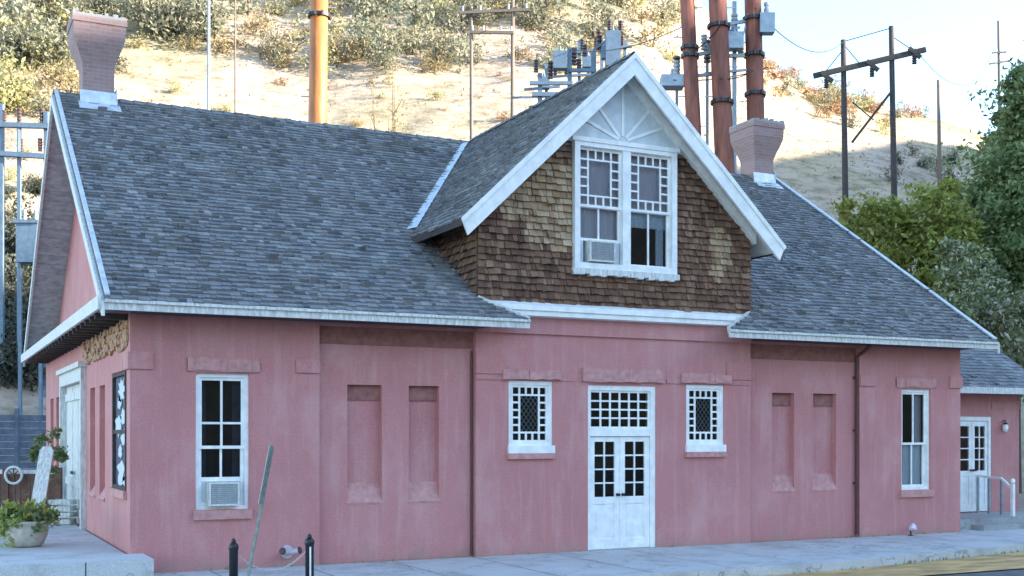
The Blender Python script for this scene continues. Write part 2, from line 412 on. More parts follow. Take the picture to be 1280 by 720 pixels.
mb = MB(); mb.poly([rm(0, -.02, 0), rm(DEP, -.02, 0), rm(DEP, 4.2, 0), rm(0, 4.2, 0)]); gable_top(mb, rm, 0)
mb.build('end_wall', 'pink_side_wall', depot)
mb = MB(); mb.poly([(L, DEP, -.02), (R_, DEP, -.02), (R_, DEP, 4.5), (L, DEP, 4.5)]); mb.build('rear_wall', 'pink_wall', depot)
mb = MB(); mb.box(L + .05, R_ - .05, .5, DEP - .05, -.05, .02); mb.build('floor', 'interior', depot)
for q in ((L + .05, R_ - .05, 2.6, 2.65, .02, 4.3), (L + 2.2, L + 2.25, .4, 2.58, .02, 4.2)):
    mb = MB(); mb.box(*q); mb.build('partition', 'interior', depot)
# broken stone patch high on the end wall near the front corner
mb = MB()
for k in range(210):
    a = .1 + 5.4 * rnd.random() ** 1.3; z = 3.45 + rnd.random() * .50
    w, h, dd = rnd.uniform(.12, .34), rnd.uniform(.05, .11), rnd.uniform(.012, .05)
    q = [em(a + i * w + rnd.uniform(-.03, .03), z + j * h + rnd.uniform(-.02, .02), -dd) for i, j in ((0, 0), (1, 0), (1, 1), (0, 1))]
    mb.add(q + [em(a, z, .01), em(a + w, z, .01), em(a + w, z + h, .01), em(a, z + h, .01)], [(0, 1, 2, 3), (0, 4, 5, 1), (1, 5, 6, 2), (2, 6, 7, 3), (3, 7, 4, 0)])
tag(mb.build('broken_stone', 'wreck_stone', depot), 'broken orange stonework under the end eave')

# ---- main roof
OL, OR = L - .45, R_ + .42
DH, DS, DW = 9.05, .95, 2.95                         # dormer ridge height, pitch, half width of its face
def dorm_z(u): return DH - DS * abs(u)
def valley_v(u): return EV + (dorm_z(u) - EZ) / SL   # where the dormer roof meets the main slope
def valley_u(v): return (DH - roof_z(v)) / DS
ln = math.hypot(1, SL); sdir = Vector((0, 1, SL)) / ln; snrm = Vector((0, -SL, 1)) / ln
SLEN = (RV - EV) * ln
def front_rng(s):
    v = EV + s / ln
    if v < 0: f = (v - EV) / (-EV); return ((OL, -2.25 - .70 * f), (2.0 + .95 * f, OR))
    ve = valley_v(3.3)
    if v < ve: return ((OL, -2.97), (2.97, OR))
    u = max(0.0, valley_u(v))
    if v < ve + .25: u = min(u, 3.2)
    return ((OL, -u), (u, OR)) if u > .02 else (OL, OR)
mb = MB()
shingles(mb, (0, EV, EZ + .03), (1, 0, 0), sdir, snrm, -.03, SLEN, front_rng, course=.155, wmin=.07, wmax=.22, t=.045, jag=2.2)
sb = Vector((0, -1, SL)) / ln; nb = Vector((0, SL, 1)) / ln
shingles(mb, (0, 2 * RV - EV, EZ + .03), (1, 0, 0), sb, nb, -.03, SLEN, lambda s: (OL, OR), course=.3, wmin=.4, wmax=.9)
roof = mb.build('roof', 'roof_shingle', depot)
# ridge caps
mb = MB(); u = OL
while u < OR - .05:
    w = rnd.uniform(.24, .32); e = min(u + w, OR)
    for sg in (-1, 1):
        h = rnd.uniform(.0, .012)
        mb.add([(u - .02, RV, RZ + .075 + h), (e, RV, RZ + .06), (e, RV + sg * .15, RZ - .045), (u - .02, RV + sg * .15, RZ - .03 + h)], [(0, 1, 2, 3)])
    u = e
mb.build('ridge_cap', 'roof_shingle', roof)
# deck / soffit boards
mb = MB(); T = Vector((0, 0, -.10))
def dk(pts): mb.prism([(u, v, roof_z(v) if v <= RV else roof_z(2 * RV - v)) for u, v in pts], T)
ve = valley_v(DW)
dk([(OL, EV), (-2.25, EV), (-2.95, 0), (-2.95, ve), (0, RV), (OL, RV)])
dk([(2.0, EV), (OR, EV), (OR, RV), (0, RV), (2.95, ve), (2.95, 0)])
dk([(OL, RV), (OR, RV), (OR, 2 * RV - EV), (OL, 2 * RV - EV)])
mb.build('soffit', 'grey_board', roof)
for sg in (-1, 1):
    mb = MB(); t_ = 0.15
    while t_ < RV - EV - .3:
        y0, y1 = RV + sg * t_, RV + sg * (t_ + .235)
        z0, z1 = RZ - SL * t_ - .103, RZ - SL * (t_ + .235) - .103
        mb.prism([(OL + .004, y0, z0), (OL + .004, y1, z1), (OL + .004, y1, z1 - .018), (OL + .004, y0, z0 - .018)], (L + .215 - OL, 0, 0)); t_ += .25
    mb.build('sheathing', 'grey_board', roof)
# eave fascia boards / gutters
for (a, b) in ((OL, -2.25), (2.0, OR)):
    mb = MB(); mb.box(a, b, EV - .045, EV - .003, EZ - .135, EZ + .022); mb.box(a, b, EV - .085, EV - .046, EZ - .03, EZ + .012); mb.build('fascia', 'worn_white', roof)
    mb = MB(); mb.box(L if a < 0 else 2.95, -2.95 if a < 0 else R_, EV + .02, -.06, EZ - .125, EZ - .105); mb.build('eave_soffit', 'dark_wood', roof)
for s, x0, x1 in ((-1, 2.25, 2.95), (1, 2.0, 2.95)):
    mb = MB(); mb.beam((s * x0, EV, EZ + .0), (s * x1, 0, roof_z(0) + .0), .05, .14); mb.build('cut_end_board', 'worn_white', roof)
# gable barge boards
def barge(mb, u, w=.05, h=.2):
    for sg in (-1, 1):
        ya = RV + sg * (RV - EV + .05)
        mb.prism([(u, RV, RZ + .0), (u, ya, EZ - .03), (u, ya, EZ - .03 - h), (u, RV, RZ - h)], (w, 0, 0))
mb = MB(); barge(mb, OL - .052); mb.build('bargeboard', 'worn_white', roof)
mb = MB(); barge(mb, OR + .002); mb.build('bargeboard', 'worn_white', roof)
# metal rake edge along the right gable
for u, w in ((OR - .05, .10), (OL + .04, .07)):
    mb = MB(); mb.beam((u, RV, RZ + .095), (u, EV - .03, EZ + .085), w, .03); mb.build('rake_edge', 'flashing', roof)
# pent eave across the left gable
mb = MB()
mb.prism([(OL - .05, -.16, 4.13), (L + .215, -.16, 4.36), (L + .215, -.16, 4.22), (OL - .05, -.16, 4.0)], (0, 2 * RV + .32, 0))
mb.prism([(OL - .05, EV, 4.03), (L - .003, EV, 4.06), (L - .003, EV, 4.02), (OL - .05, EV, 4.0)], (0, -.17 - EV, 0))
mb.build('pent_eave', 'grey_board', depot)
mb = MB(); mb.box(OL - .10, OL - .053, EV - .03, 2 * RV - EV + .03, 3.97, 4.17); mb.build('pent_fascia', 'worn_white', depot)
for k in range(22):
    y = .2 + k * .6; mb = MB(); mb.box(OL - .03, L - .002, y, y + .09, 3.90, 3.995); mb.build('rafter_tail', 'dark_wood', depot)

# ---- dormer
mb = MB()
def dormer_rng(z0):
    pass
# backing wall with window opening
WN = (-1.06, 1.16, 5.15, 7.49)
mb = MB()
def under(u): return dorm_z(u) - .13
def wallpoly(pts): mb.prism([(u, .0, z) for u, z in pts], (0, .1, 0))
wallpoly([(-DW, 4.3), (WN[0], 4.3), (WN[0], under(WN[0])), (-DW, under(DW))])
wallpoly([(WN[1], 4.3), (DW, 4.3), (DW, under(DW)), (WN[1], under(WN[1]))])
wallpoly([(WN[0], 4.3), (WN[1], 4.3), (WN[1], WN[2]), (WN[0], WN[2])])
wallpoly([(WN[0], WN[3]), (WN[1], WN[3]), (WN[1], under(WN[1])), (0, under(0)), (WN[0], under(WN[0]))])
for s in (-1, 1):                                     # cheeks
    mb.prism([(s * DW, .1, 4.3), (s * DW, .1, under(DW)), (s * DW, ve, under(DW))], (-s * .08, 0, 0))
back = mb.build('dormer_wall', 'dark_wood', depot)
# shingle courses on the face
PATCH = lambda u, z: ((u + 1.68) / .80) ** 2 + ((z - 6.25) / .80) ** 2 + noise.noise(Vector((u * 2.6, z * 2.0, 0))) * 1.0 < 1 or ((u - 2.2) / .35) ** 2 + ((z - 5.6) / .6) ** 2 + noise.noise(Vector((u * 3, z * 3, 5))) < .7
def face_rng(s):
    z = s
    uu = min(DW, (DH - .27 - z) / DS)
    if z > 7.43: return None
    if z > WN[2] - .06: return ((-uu, WN[0] - .02), (WN[1] + .02, uu))
    return (-uu, uu)
allm = MB(); shingles(allm, (0, -.002, 0), (1, 0, 0), (0, 0, 1), (0, -1, 0), 4.46, 7.43, face_rng, course=.122, wmin=.05, wmax=.15, t=.055, jag=.7)
a_, b_, b2_ = MB(), MB(), MB()
for i in range(0, len(allm.v), 6):
    vs = allm.v[i:i + 6]; u = vs[0][0]; z = vs[0][2]
    ((b_ if u < 0 else b2_) if PATCH(u, z) else a_).add(vs, [(3, 2, 4, 5), (0, 1, 2, 3), (0, 3, 5), (1, 4, 2)])
cheeks = []
for s in (-1, 1):
    ck = MB(); cheeks.append(ck); shingles(ck, (s * (DW + .002), .0, 0), (0, 1, 0), (0, 0, 1), (s, 0, 0), 4.5, under(DW) - .02, lambda z: (0, max(.03, min(ve, (z - EZ) / SL + EV))), course=.13, wmin=.06, wmax=.17, t=.07)
for ck in [a_] + cheeks: ck.build('shingle_cladding', 'wall_shingle', back)
tag(b_.build('bare_shingle_patch', 'bare_shingle', back), 'large tan patch of bare flaking shingles')
tag(b2_.build('bare_shingle_patch', 'bare_shingle', back), 'small tan patch of worn shingles')
# white gable panel with sunburst battens
gp0 = 7.46
mb = MB(); hw = (DH - .13 - gp0) / DS
mb.prism([(-hw, -.035, gp0), (hw, -.035, gp0), (0, -.035, DH - .13)], (0, .03, 0))
panel = mb.build('gable_panel', 'gable_panel', depot)
mb = MB()
for ang in (22, 48, 90, 132, 158):
    t = math.radians(ang); dx, dz = math.cos(t), math.sin(t); r = .3
    while r < 3 and gp0 + .08 + r * dz < under(r * dx) - .12: r += .02
    mb.beam((dx * .10, -.047, gp0 + .1 + dz * .10), (dx * r, -.047, gp0 + .1 + dz * r), .02, .055, Vector((-dz, 0, dx)))
mb.build('sunburst_batten', 'white_paint', panel)
# dormer roof
DV = -.42; DE = 3.42
dln = math.hypot(1, DS)
mb = MB()
for s in (-1, 1):
    up = Vector((-s, 0, DS)) / dln; nr = Vector((s * DS, 0, 1)) / dln
    org = (s * DE, 0, dorm_z(DE) + .02)
    def rg(q, s=s):
        u = DE - q / dln
        return (DV, max(DV + .05, valley_v(u) + .03))
    shingles(mb, org, (0, 1, 0), up, nr, -.03, DE * dln, rg, course=.155, wmin=.07, wmax=.22, t=.042, jag=2.2)
y = DV
while y < RV - .1:
    e = y + rnd.uniform(.24, .32)
    for s in (-1, 1): mb.add([(0, y - .02, DH + .085), (0, e, DH + .07), (s * .13, e, DH - .05), (s * .13, y - .02, DH - .035)], [(0, 1, 2, 3)])
    y = e
droof = mb.build('dormer_roof', 'roof_shingle', depot)
mb = MB()
for s in (-1, 1):
    mb.prism([(0, DV + .01, DH), (s * DE, DV + .01, dorm_z(DE)), (s * DE, valley_v(DE), dorm_z(DE)), (0, RV, DH)], (0, 0, -.09))
mb.build('dormer_soffit', 'white_paint', droof)
for s in (-1, 1):
    mb = MB(); e = DE + .03
    mb.prism([(0, DV - .05, DH + .02), (s * e, DV - .05, DH + .02 - DS * e), (s * (e - .12), DV - .05, DH - .36 - DS * (e - .12)), (0, DV - .05, DH - .36)], (0, .055, 0))
    mb.build('bargeboard', 'white_paint', droof)
    mb = MB(); mb.prism([(0, DV - .075, DH + .045), (s * (e + .02), DV - .075, DH + .045 - DS * (e + .02)), (s * (e - .02), DV - .075, DH - .06 - DS * (e - .02)), (0, DV - .075, DH - .06)], (0, .025, 0))
    mb.build('barge_moulding', 'white_paint', droof)
    mb = MB(); mb.prism([(0, -.135, DH - .12), (s * 3.02, -.135, DH - .12 - DS * 3.02), (s * 3.02, -.135, DH - .31 - DS * 3.02), (0, -.135, DH - .31)], (0, .13, 0))
    mb.build('rake_frieze', 'white_paint', droof)
    # eave edge board of the dormer
    mb = MB(); mb.box(min(s * DE, s * (DE + .03)), max(s * DE, s * (DE + .03)), DV, valley_v(DE), dorm_z(DE) - .12, dorm_z(DE) + .015); mb.build('dormer_fascia', 'dark_wood', droof)
# valley flashing
mb = MB()
for s in (-1,):
    p = Vector((s * 3.25, valley_v(3.25), dorm_z(3.25) + .06)); q = Vector((s * .15, valley_v(.15), dorm_z(.15) + .06))
    a = Vector((s * 1, 0, -0.0)).normalized()
    mb.add([p + Vector((s * .16, 0, 0)), p + Vector((-s * .05, 0, .06)), q + Vector((-s * .03, 0, .05)), q + Vector((s * .14, 0, 0))], [(0, 1, 2, 3)])
mb.build('valley_flashing', 'flashing', roof)
# skirt trim below the dormer
mb = MB()
mb.prism([(-2.9, -.02, 4.50), (-2.9, -.20, 4.42), (-2.9, -.20, 4.24), (-2.9, -.02, 4.22)], (5.8, 0, 0))
mb.box(-2.6, 2.6, -.235, -.203, 4.33, 4.425)
mb.build('skirt_trim', 'white_paint', depot)

# ---- chimneys
def chimney(cu, top, base=8.2):
    prof = [(.305, base), (.305, top - 1.0), (.325, top - .90), (.38, top - .74), (.45, top - .56), (.495, top - .40), (.505, top - .16), (.525, top - .15), (.525, top - .03)]
    me = bpy.data.meshes.new('chimney'); vs = []; fs = []; uv = []
    for i in range(len(prof) - 1):
        (h0, z0), (h1, z1) = prof[i], prof[i + 1]
        for k in range(4):
            c0 = [(-1, -1), (1, -1), (1, 1), (-1, 1)][k]; c1 = [(1, -1), (1, 1), (-1, 1), (-1, -1)][k]
            o = len(vs)
            vs += [(cu + c0[0] * h0, RV + c0[1] * h0, z0), (cu + c1[0] * h0, RV + c1[1] * h0, z0), (cu + c1[0] * h1, RV + c1[1] * h1, z1), (cu + c0[0] * h1, RV + c0[1] * h1, z1)]
            fs.append((o, o + 1, o + 2, o + 3)); uv += [(-h0, z0), (h0, z0), (h1, z1), (-h1, z1)]
    me.from_pydata(vs, [], fs); ul = me.uv_layers.new()
    for i, c in enumerate(uv): ul.data[i].uv = c
    me.materials.append(M['chimney_brick'])
    o = bpy.data.objects.new('chimney', me); COL.objects.link(o); o.parent = depot; ORIG[o.name] = Vector((0, 0, 0))
    b = MB(); b.box(cu - .52, cu + .52, RV - .52, RV + .52, top - .035, top + .02); b.box(cu - .25, cu + .25, RV - .25, RV + .25, top + .015, top + .07); b.build('chimney_cap', 'old_concrete', o)
    for k in range(7):
        b = MB(); x = cu - .5 + k * .15 + rnd.uniform(-.03, .02); b.box(x, x + rnd.uniform(.05, .11), RV - .51, RV - .40, top + .018, top + rnd.uniform(.03, .09)); b.build('cap_brick', 'old_concrete', o)
    b = MB(); b.prism([(cu - .36, RV - .37, RZ - .22), (cu + .36, RV - .37, RZ - .22), (cu + .36, RV - .335, RZ + .08), (cu - .36, RV - .335, RZ + .08)], (0, .02, 0))
    b.prism([(cu - .40, RV - .37, RZ - .20), (cu + .40, RV - .37, RZ - .20), (cu + .40, RV - .62, RZ - .37), (cu - .40, RV - .62, RZ - .37)], (0, 0, .035))
    b.box(cu + .335, cu + .355, RV - .36, RV + .36, RZ - .2, RZ + .16)
    b.build('chimney_flashing', 'flashing', o)
    return o
chimney(-8.42, 10.55); chimney(8.45, 10.42)

# ---- windows of the facade
def glass(m, a0, a1, z0, z1, d, par):
    b = MB(); b.poly([m(a0, z0, d), m(a1, z0, d), m(a1, z1, d), m(a0, z1, d)]); return b.build('pane', 'glass', par)
def sash(mb, m, a0, a1, z0, z1, d, w=.05, t=.04):
    mb.mbox(m, a0, a0 + w, z0, z1, d, d + t); mb.mbox(m, a1 - w, a1, z0, z1, d, d + t)
    mb.mbox(m, a0 + w, a1 - w, z0, z0 + w, d + .001, d + t); mb.mbox(m, a0 + w, a1 - w, z1 - w, z1, d + .001, d + t)
def casing(mb, m, a0, a1, z0, z1, d0, d1, w):
    mb.mbox(m, a0, a0 + w, z0, z1, d0, d1); mb.mbox(m, a1 - w, a1, z0, z1, d0, d1)
    mb.mbox(m, a0 + w, a1 - w, z1 - w, z1, d0 + .002, d1); mb.mbox(m, a0 + w, a1 - w, z0, z0 + w, d0 + .002, d1)
def sill(m, a0, a1, z0, z1, par, mat='pink_stone', d=-.06):
    b = MB(); b.mbox(m, a0, a1, z0, z1, d, .2); return b.build('sill', mat, par)
def folds(m, a0, a1, z0, z1, d, par, mat, amp=.02, n=28, name='curtain'):
    b = MB(); vs = []
    for i in range(n + 1):
        a = a0 + (a1 - a0) * i / n; dd = d + amp * math.sin(i * 1.7) + amp * .5 * math.sin(i * .6)
        vs += [m(a, z0, dd), m(a, z1, dd)]
    b.add(vs, [(2 * i, 2 * i + 2, 2 * i + 3, 2 * i + 1) for i in range(n)])
    return b.build(name, mat, par, True)

# left double hung window (2 over 2 over 2) holding an air conditioner
def tall_window(a0, a1, z0, z1, m=fm, muntin=True, lower_mid=True):
    b = MB(); casing(b, m, a0, a1, z0, z1, .05, .16, .06)
    i0, i1 = a0 + .06, a1 - .06; zm = z0 + (z1 - z0) * .46
    sash(b, m, i0, i1, zm - .03, z1 - .06, .085); sash(b, m, i0 + .002, i1 - .002, z0 + .06, zm + .02, .128)
    ac = (i0 + i1) / 2
    b.mbox(m, ac - .018, ac + .018, zm + .02, z1 - .1, .09, .12)
    if lower_mid: b.mbox(m, ac - .018, ac + .018, z0 + .1, zm - .03, .132, .16)
    return b, i0, i1, zm
b, i0, i1, zm = tall_window(-7.80, -6.96, .95, 3.10, lower_mid=False)
b.mbox(fm, i0 + .05, i1 - .05, zm + .36, zm + .395, .091, .121)          # cross muntin of upper sash
b.mbox(fm, i0 + .05, i1 - .05, 1.39, 1.46, .128, .168)                    # raised bottom rail above the unit
b.mbox(fm, -7.398, -7.362, 1.46, zm - .03, .132, .16)
wl = b.build('window', 'white_paint', depot)
glass(fm, i0, i1, zm, 3.05, .106, wl); glass(fm, i0, i1, 1.4, zm, .15, wl)
sill(fm, -7.85, -6.92, .80, .948, wl)
folds(fm, i0, i0 + .16, 1.4, 3.04, .32, wl, 'merch', name='drape'); folds(fm, i1 - .14, i1, 1.4, 3.04, .32, wl, 'merch', name='drape')
b = MB(); b.mbox(fm, -7.74, -7.62, 1.015, 1.385, .13, .15); b.mbox(fm, -7.14, -7.02, 1.015, 1.385, .13, .15); b.build('accordion_panel', 'curtain_white', wl)
def ac_unit(cu, z0, d0, w, h, label, dep=.5):
    t = thing('air_conditioner', (cu, d0, z0), label, 'air conditioner')
    b = MB(); m = fm
    b.mbox(m, cu - w / 2, cu + w / 2, z0, z0 + h, d0 + .03, d0 + dep)
    f = .03
    b.mbox(m, cu - w / 2, cu - w / 2 + f, z0, z0 + h, d0, d0 + .03); b.mbox(m, cu + w / 2 - f, cu + w / 2, z0, z0 + h, d0, d0 + .03)
    b.mbox(m, cu - w / 2 + f, cu + w / 2 - f, z0, z0 + f, d0 + .001, d0 + .03); b.mbox(m, cu - w / 2 + f, cu + w / 2 - f, z0 + h - f, z0 + h, d0 + .001, d0 + .03)
    b.build('casing', 'worn_white', t)
    b = MB(); n = int(h / .035)
    for k in range(n):
        z = z0 + f + (h - 2 * f) * (k + .15) / n; b.mbox(m, cu - w / 2 + f, cu + w / 2 - f, z, z + .014, d0 + .008, d0 + .026)
    for k in range(1, 4): b.mbox(m, cu - w / 2 + w * k / 4 - .005, cu - w / 2 + w * k / 4 + .005, z0 + f, z0 + h - f, d0 + .004, d0 + .008)
    b.build('grille', 'ac_grille', t)
ac_unit(-7.38, 1.015, -.12, .48, .37, 'pale window air conditioner in the tall ground floor window near the left corner')

# right double hung window with white lower curtain
b, i0, i1, zm = tall_window(6.76, 7.56, .97, 3.09) if False else tall_window(6.96, 7.80, .95, 3.10)
wr = b.build('window', 'white_paint', depot)
glass(fm, i0, i1, zm, 3.05, .106, wr); glass(fm, i0, i1, 1.0, zm, .15, wr); sill(fm, 6.9, 7.86, .80, .948, wr)
folds(fm, i0, i1, 1.0, zm + .02, .20, wr, 'curtain_white')
folds(fm, i1 - .22, i1, zm, 3.05, .24, wr, 'curtain_lilac')

# small queen anne windows
def queen(mb, m, a0, a1, z0, z1, d, nx, nz, cell=None, t=.03, bar=.022, w=.045):
    """sash bordered by little square panes around one big pane"""
    sash(mb, m, a0, a1, z0, z1, d, w, t + .01)
    x0, x1, y0, y1 = a0 + w, a1 - w, z0 + w, z1 - w
    sx = (x1 - x0) / nx; sz = (y1 - y0) / nz
    for i in range(1, nx):
        x = x0 + sx * i
        if i in (1, nx - 1): mb.mbox(m, x - bar / 2, x + bar / 2, y0, y1, d + .004, d + t)
        else:
            mb.mbox(m, x - bar / 2, x + bar / 2, y0, y0 + sz, d + .004, d + t); mb.mbox(m, x - bar / 2, x + bar / 2, y1 - sz, y1, d + .004, d + t)
    for j in range(1, nz):
        y = y0 + sz * j
        if j in (1, nz - 1): mb.mbox(m, x0, x1, y - bar / 2, y + bar / 2, d + .006, d + t - .002)
        else:
            mb.mbox(m, x0, x0 + sx, y - bar / 2, y + bar / 2, d + .006, d + t - .002); mb.mbox(m, x1 - sx, x1, y - bar / 2, y + bar / 2, d + .006, d + t - .002)
for s in (-1, 1):
    a0, a1 = sorted((s * 1.45, s * 2.34))
    b = MB(); casing(b, fm, a0, a1, 1.92, 3.09, .03, .14, .07)
    queen(b, fm, a0 + .07, a1 - .07, 1.99, 3.02, .06, 5, 7, bar=.034)
    w = b.build('window', 'white_paint', depot); glass(fm, a0 + .08, a1 - .08, 2.0, 3.01, .085, w)
    b = MB(); x0, x1 = a0 + .26, a1 - .26
    for q in range(-7, 9):
        for sg in (-1, 1):
            pts = []
            for t in range(0, 41):
                x = x0 + (x1 - x0) * t / 40; z = 2.5 + q * .12 + sg * (x - (x0 + x1) / 2) * 1.3
                if 2.17 < z < 2.84: pts.append((x, z))
            if len(pts) > 1: b.beam((pts[0][0], .098, pts[0][1]), (pts[-1][0], .098, pts[-1][1]), .008, .008)
    b.build('leading', 'galv', w)
    b = MB(); b.mbox(fm, a0 - .02, a1 + .02, 1.80, 1.935, -.05, .03); b.build('apron', 'white_paint', w)
    sill(fm, a0 - .03, a1 + .03, 1.70, 1.80, w, 'pink_stone', -.07)

# central doors
b = MB(); b.mbox(fm, -.72, -.66, 0, 3.04, .02, .2); b.mbox(fm, .66, .76, 0, 3.04, .02, .2); b.mbox(fm, -.66, .66, 2.95, 3.04, .022, .2); b.mbox(fm, -.66, .66, 2.10, 2.24, .022, .2)
b.build('door_frame', 'white_paint', depot)
b = MB(); sash(b, fm, -.66, .66, 2.24, 2.95, .06, .04, .04)
for i in range(1, 6): x = -.62 + 1.24 * i / 6; b.mbox(fm, x - .018, x + .018, 2.28, 2.91, .064, .09)
for j in range(1, 4): z = 2.28 + .63 * j / 4; b.mbox(fm, -.62, .62, z - .016, z + .016, .066, .088)
tr = b.build('transom_window', 'white_paint', depot); glass(fm, -.63, .63, 2.27, 2.92, .08, tr)
def leaf(m, a0, a1, z0, z1, d, nx, nz, gz0, gz1, handle_a, st=.11, par=None, mat='white_paint', label=None, name='door'):
    b = MB(); t = .05
    b.mbox(m, a0, a0 + st, z0, z1, d, d + t); b.mbox(m, a1 - st, a1, z0, z1, d, d + t)
    b.mbox(m, a0 + st, a1 - st, gz1, z1, d + .001, d + t); b.mbox(m, a0 + st, a1 - st, z0, z0 + .18, d + .001, d + t); b.mbox(m, a0 + st, a1 - st, gz0 - .13, gz0, d + .001, d + t)
    b.mbox(m, a0 + st, a1 - st, z0 + .18, gz0 - .13, d + .02, d + t)
    b.mbox(m, a0 + st + .05, a1 - st - .05, z0 + .23, gz0 - .18, d + .012, d + .02)
    for i in range(1, nx): x = a0 + st + (a1 - a0 - 2 * st) * i / nx; b.mbox(m, x - .014, x + .014, gz0, gz1, d + .006, d + t - .01)
    for j in range(1, nz): z = gz0 + (gz1 - gz0) * j / nz; b.mbox(m, a0 + st, a1 - st, z - .014, z + .014, d + .008, d + t - .012)
    o = b.build(name, mat, par)
    glass(m, a0 + st, a1 - st, gz0, gz1, d + .025, o)
    b = MB(); c = m(handle_a, z0 + 1.0, d - .02); e = m(handle_a, z0 + 1.0, d - .06); b.tube([c, e, e + (e - c) * .4], [.012, .012, .03], 10); b.tube([m(handle_a, z0 + 1.0, d), c], .028, 10); b.build('handle', 'black_iron', o)
    return o
leaf(fm, -.655, -.003, .015, 2.09, .06, 2, 4, .98, 2.0, -.06, par=depot)
leaf(fm, .003, .655, .015, 2.09, .06, 2, 4, .98, 2.0, .06, par=depot)
b = MB(); b.box(-.72, .76, -.05, .2, -.02, .012); b.build('threshold', 'old_concrete', depot)

# end wall freight door and window
b = MB()
b.mbox(em, 5.36, 5.52, .28, 3.47, -.10, .14); b.mbox(em, 9.14, 9.3, .28, 3.47, -.10, .14); b.mbox(em, 5.52, 9.14, 3.18, 3.47, -.098, .14); b.mbox(em, 5.25, 9.4, 3.44, 3.54, -.16, .05)
b.build('door_frame', 'worn_white', depot)
for a0, a1 in ((5.53, 7.325), (7.335, 9.13)):
    b = MB(); n = 9
    for k in range(n):
        x0 = a0 + (a1 - a0) * k / n; b.mbox(em, x0 + .004, a0 + (a1 - a0) * (k + 1) / n - .004, .3, 3.17, .03 + rnd.uniform(0, .008), .08)
    for z in (.45, 1.05, 2.85): b.mbox(em, a0 + .02, a1 - .02, z, z + .16, .0, .03)
    d = b.build('freight_door', 'worn_white', depot)
    b = MB(); b.mbox(em, a0 + .2, a0 + .5, 1.3, 1.36, -.03, .0); b.build('door_latch', 'black_iron', d)
b = MB(); casing(b, em, .35, 1.75, 1.26, 3.13, -.02, .06, .06); b.mbox(em, .41, 1.69, 2.15, 2.21, -.01, .04)
w = b.build('window', 'dark_wood', depot); sill(em, .3, 1.8, 1.13, 1.258, w, 'pink_stone')
b = MB()
Rw = random.Random(3)
for (a0, z0, r) in ((.95, 2.83, .17), (1.15, 2.66, .10), (.8, 2.42, .13), (1.2, 2.28, .17), (.75, 2.08, .12), (1.1, 1.86, .10), (1.0, 1.52, .21), (.65, 1.42, .09)):
    p = []
    for k in range(18):
        t = k * math.pi / 9; rr_ = r * (1 + .45 * math.sin(2 * t + Rw.uniform(0, 6)) * Rw.random() + Rw.uniform(-.12, .12)); p.append(em(a0 + 1.9 * rr_ * math.cos(t), z0 + rr_ * math.sin(t), .012))
    b.prism(p, (.012, 0, 0))
b.build('window_display', 'curtain_white', w)
b = MB(); b.mbox(em, .41, 1.69, 1.3, 3.1, .03, .04); b.build('window_backing', 'merch', w)

# downspout and a dark tube drawn as the shade line at the recess edge
b = MB(); b.tube([(5.74, -.50, 4.02), (5.74, -.30, 3.9), (5.79, .06, 3.75), (5.79, .06, .05)], .045, 8)
for z in (3.3, 2.2, 1.1): b.box(5.72, 5.86, .03, .125, z, z + .04)
b.build('downspout', 'dark_pipe', depot)
b = MB(); b.tube([(-3.02, .095, 3.6), (-3.02, .095, .02)], .020, 8); b.build('recess_shade_line', 'dark_pipe', depot)

# dormer windows: two sashes side by side in one white surround
b = MB(); casing(b, fm, WN[0], WN[1], WN[2], WN[3], -.125, .1, .11); mid = (WN[0] + WN[1]) / 2
b.mbox(fm, mid - .085, mid + .085, WN[2] + .11, WN[3] - .11, -.11, .1)
b.mbox(fm, WN[0] - .05, WN[1] + .05, WN[3] - .03, WN[3] + .05, -.145, .02)
b.build('dormer_window_surround', 'white_paint', depot)
b = MB(); n = 20                                                      # ragged sill board
for k in range(n):
    x0 = WN[0] - .04 + (WN[1] - WN[0] + .08) * k / n; x1 = WN[0] - .04 + (WN[1] - WN[0] + .08) * (k + 1) / n
    b.mbox(fm, x0, x1, WN[2] - .09 - rnd.uniform(0, .045), WN[2] + .005, -.15, .0)
b.build('dormer_sill', 'worn_white', depot)
for k, (a0, a1) in enumerate(((WN[0] + .11, mid - .085), (mid + .085, WN[1] - .11))):
    z0, z1 = WN[2] + .11, WN[3] - .11; zm = z0 + (z1 - z0) * .50
    b = MB(); queen(b, fm, a0, a1, zm - .03, z1, -.04, 5, 6, bar=.032, w=.05)
    lz = z0 + (.42 if k == 0 else 0)
    sash(b, fm, a0 + .002, a1 - .002, lz, zm + .01, .0, .05, .04)
    ac = (a0 + a1) / 2; b.mbox(fm, ac - .018, ac + .018, lz + .05, zm - .02, .004, .036)
    w = b.build('dormer_window', 'white_paint', depot)
    glass(fm, a0, a1, zm, z1, -.02, w); glass(fm, a0, a1, lz + .02, zm, .02, w)
    folds(fm, a0, a1, zm + .0, z1, .10, w, 'curtain_lilac')
    if k == 0:
        folds(fm, a0, a1, lz, zm, .11, w, 'curtain_lilac')
        b = MB(); b.mbox(fm, a0 + .02, a0 + .13, z0, lz, .0, .02); b.mbox(fm, a1 - .13, a1 - .02, z0, lz, .0, .02); b.mbox(fm, a0, a1, z0 - .01, z0 + .03, -.02, .04); b.build('accordion_panel', 'curtain_white', w)
    else:
        folds(fm, a0, a1, zm - .30, zm, .10, w, 'lace', name='valance'); folds(fm, a1 - .22, a1 - .06, z0, zm - .3, .12, w, 'lace', name='valance')
ac_unit((WN[0] + .11 + mid - .085) / 2, WN[2] + .14, -.16, .54, .38, 'small pale window air conditioner in the dormer window', .4)
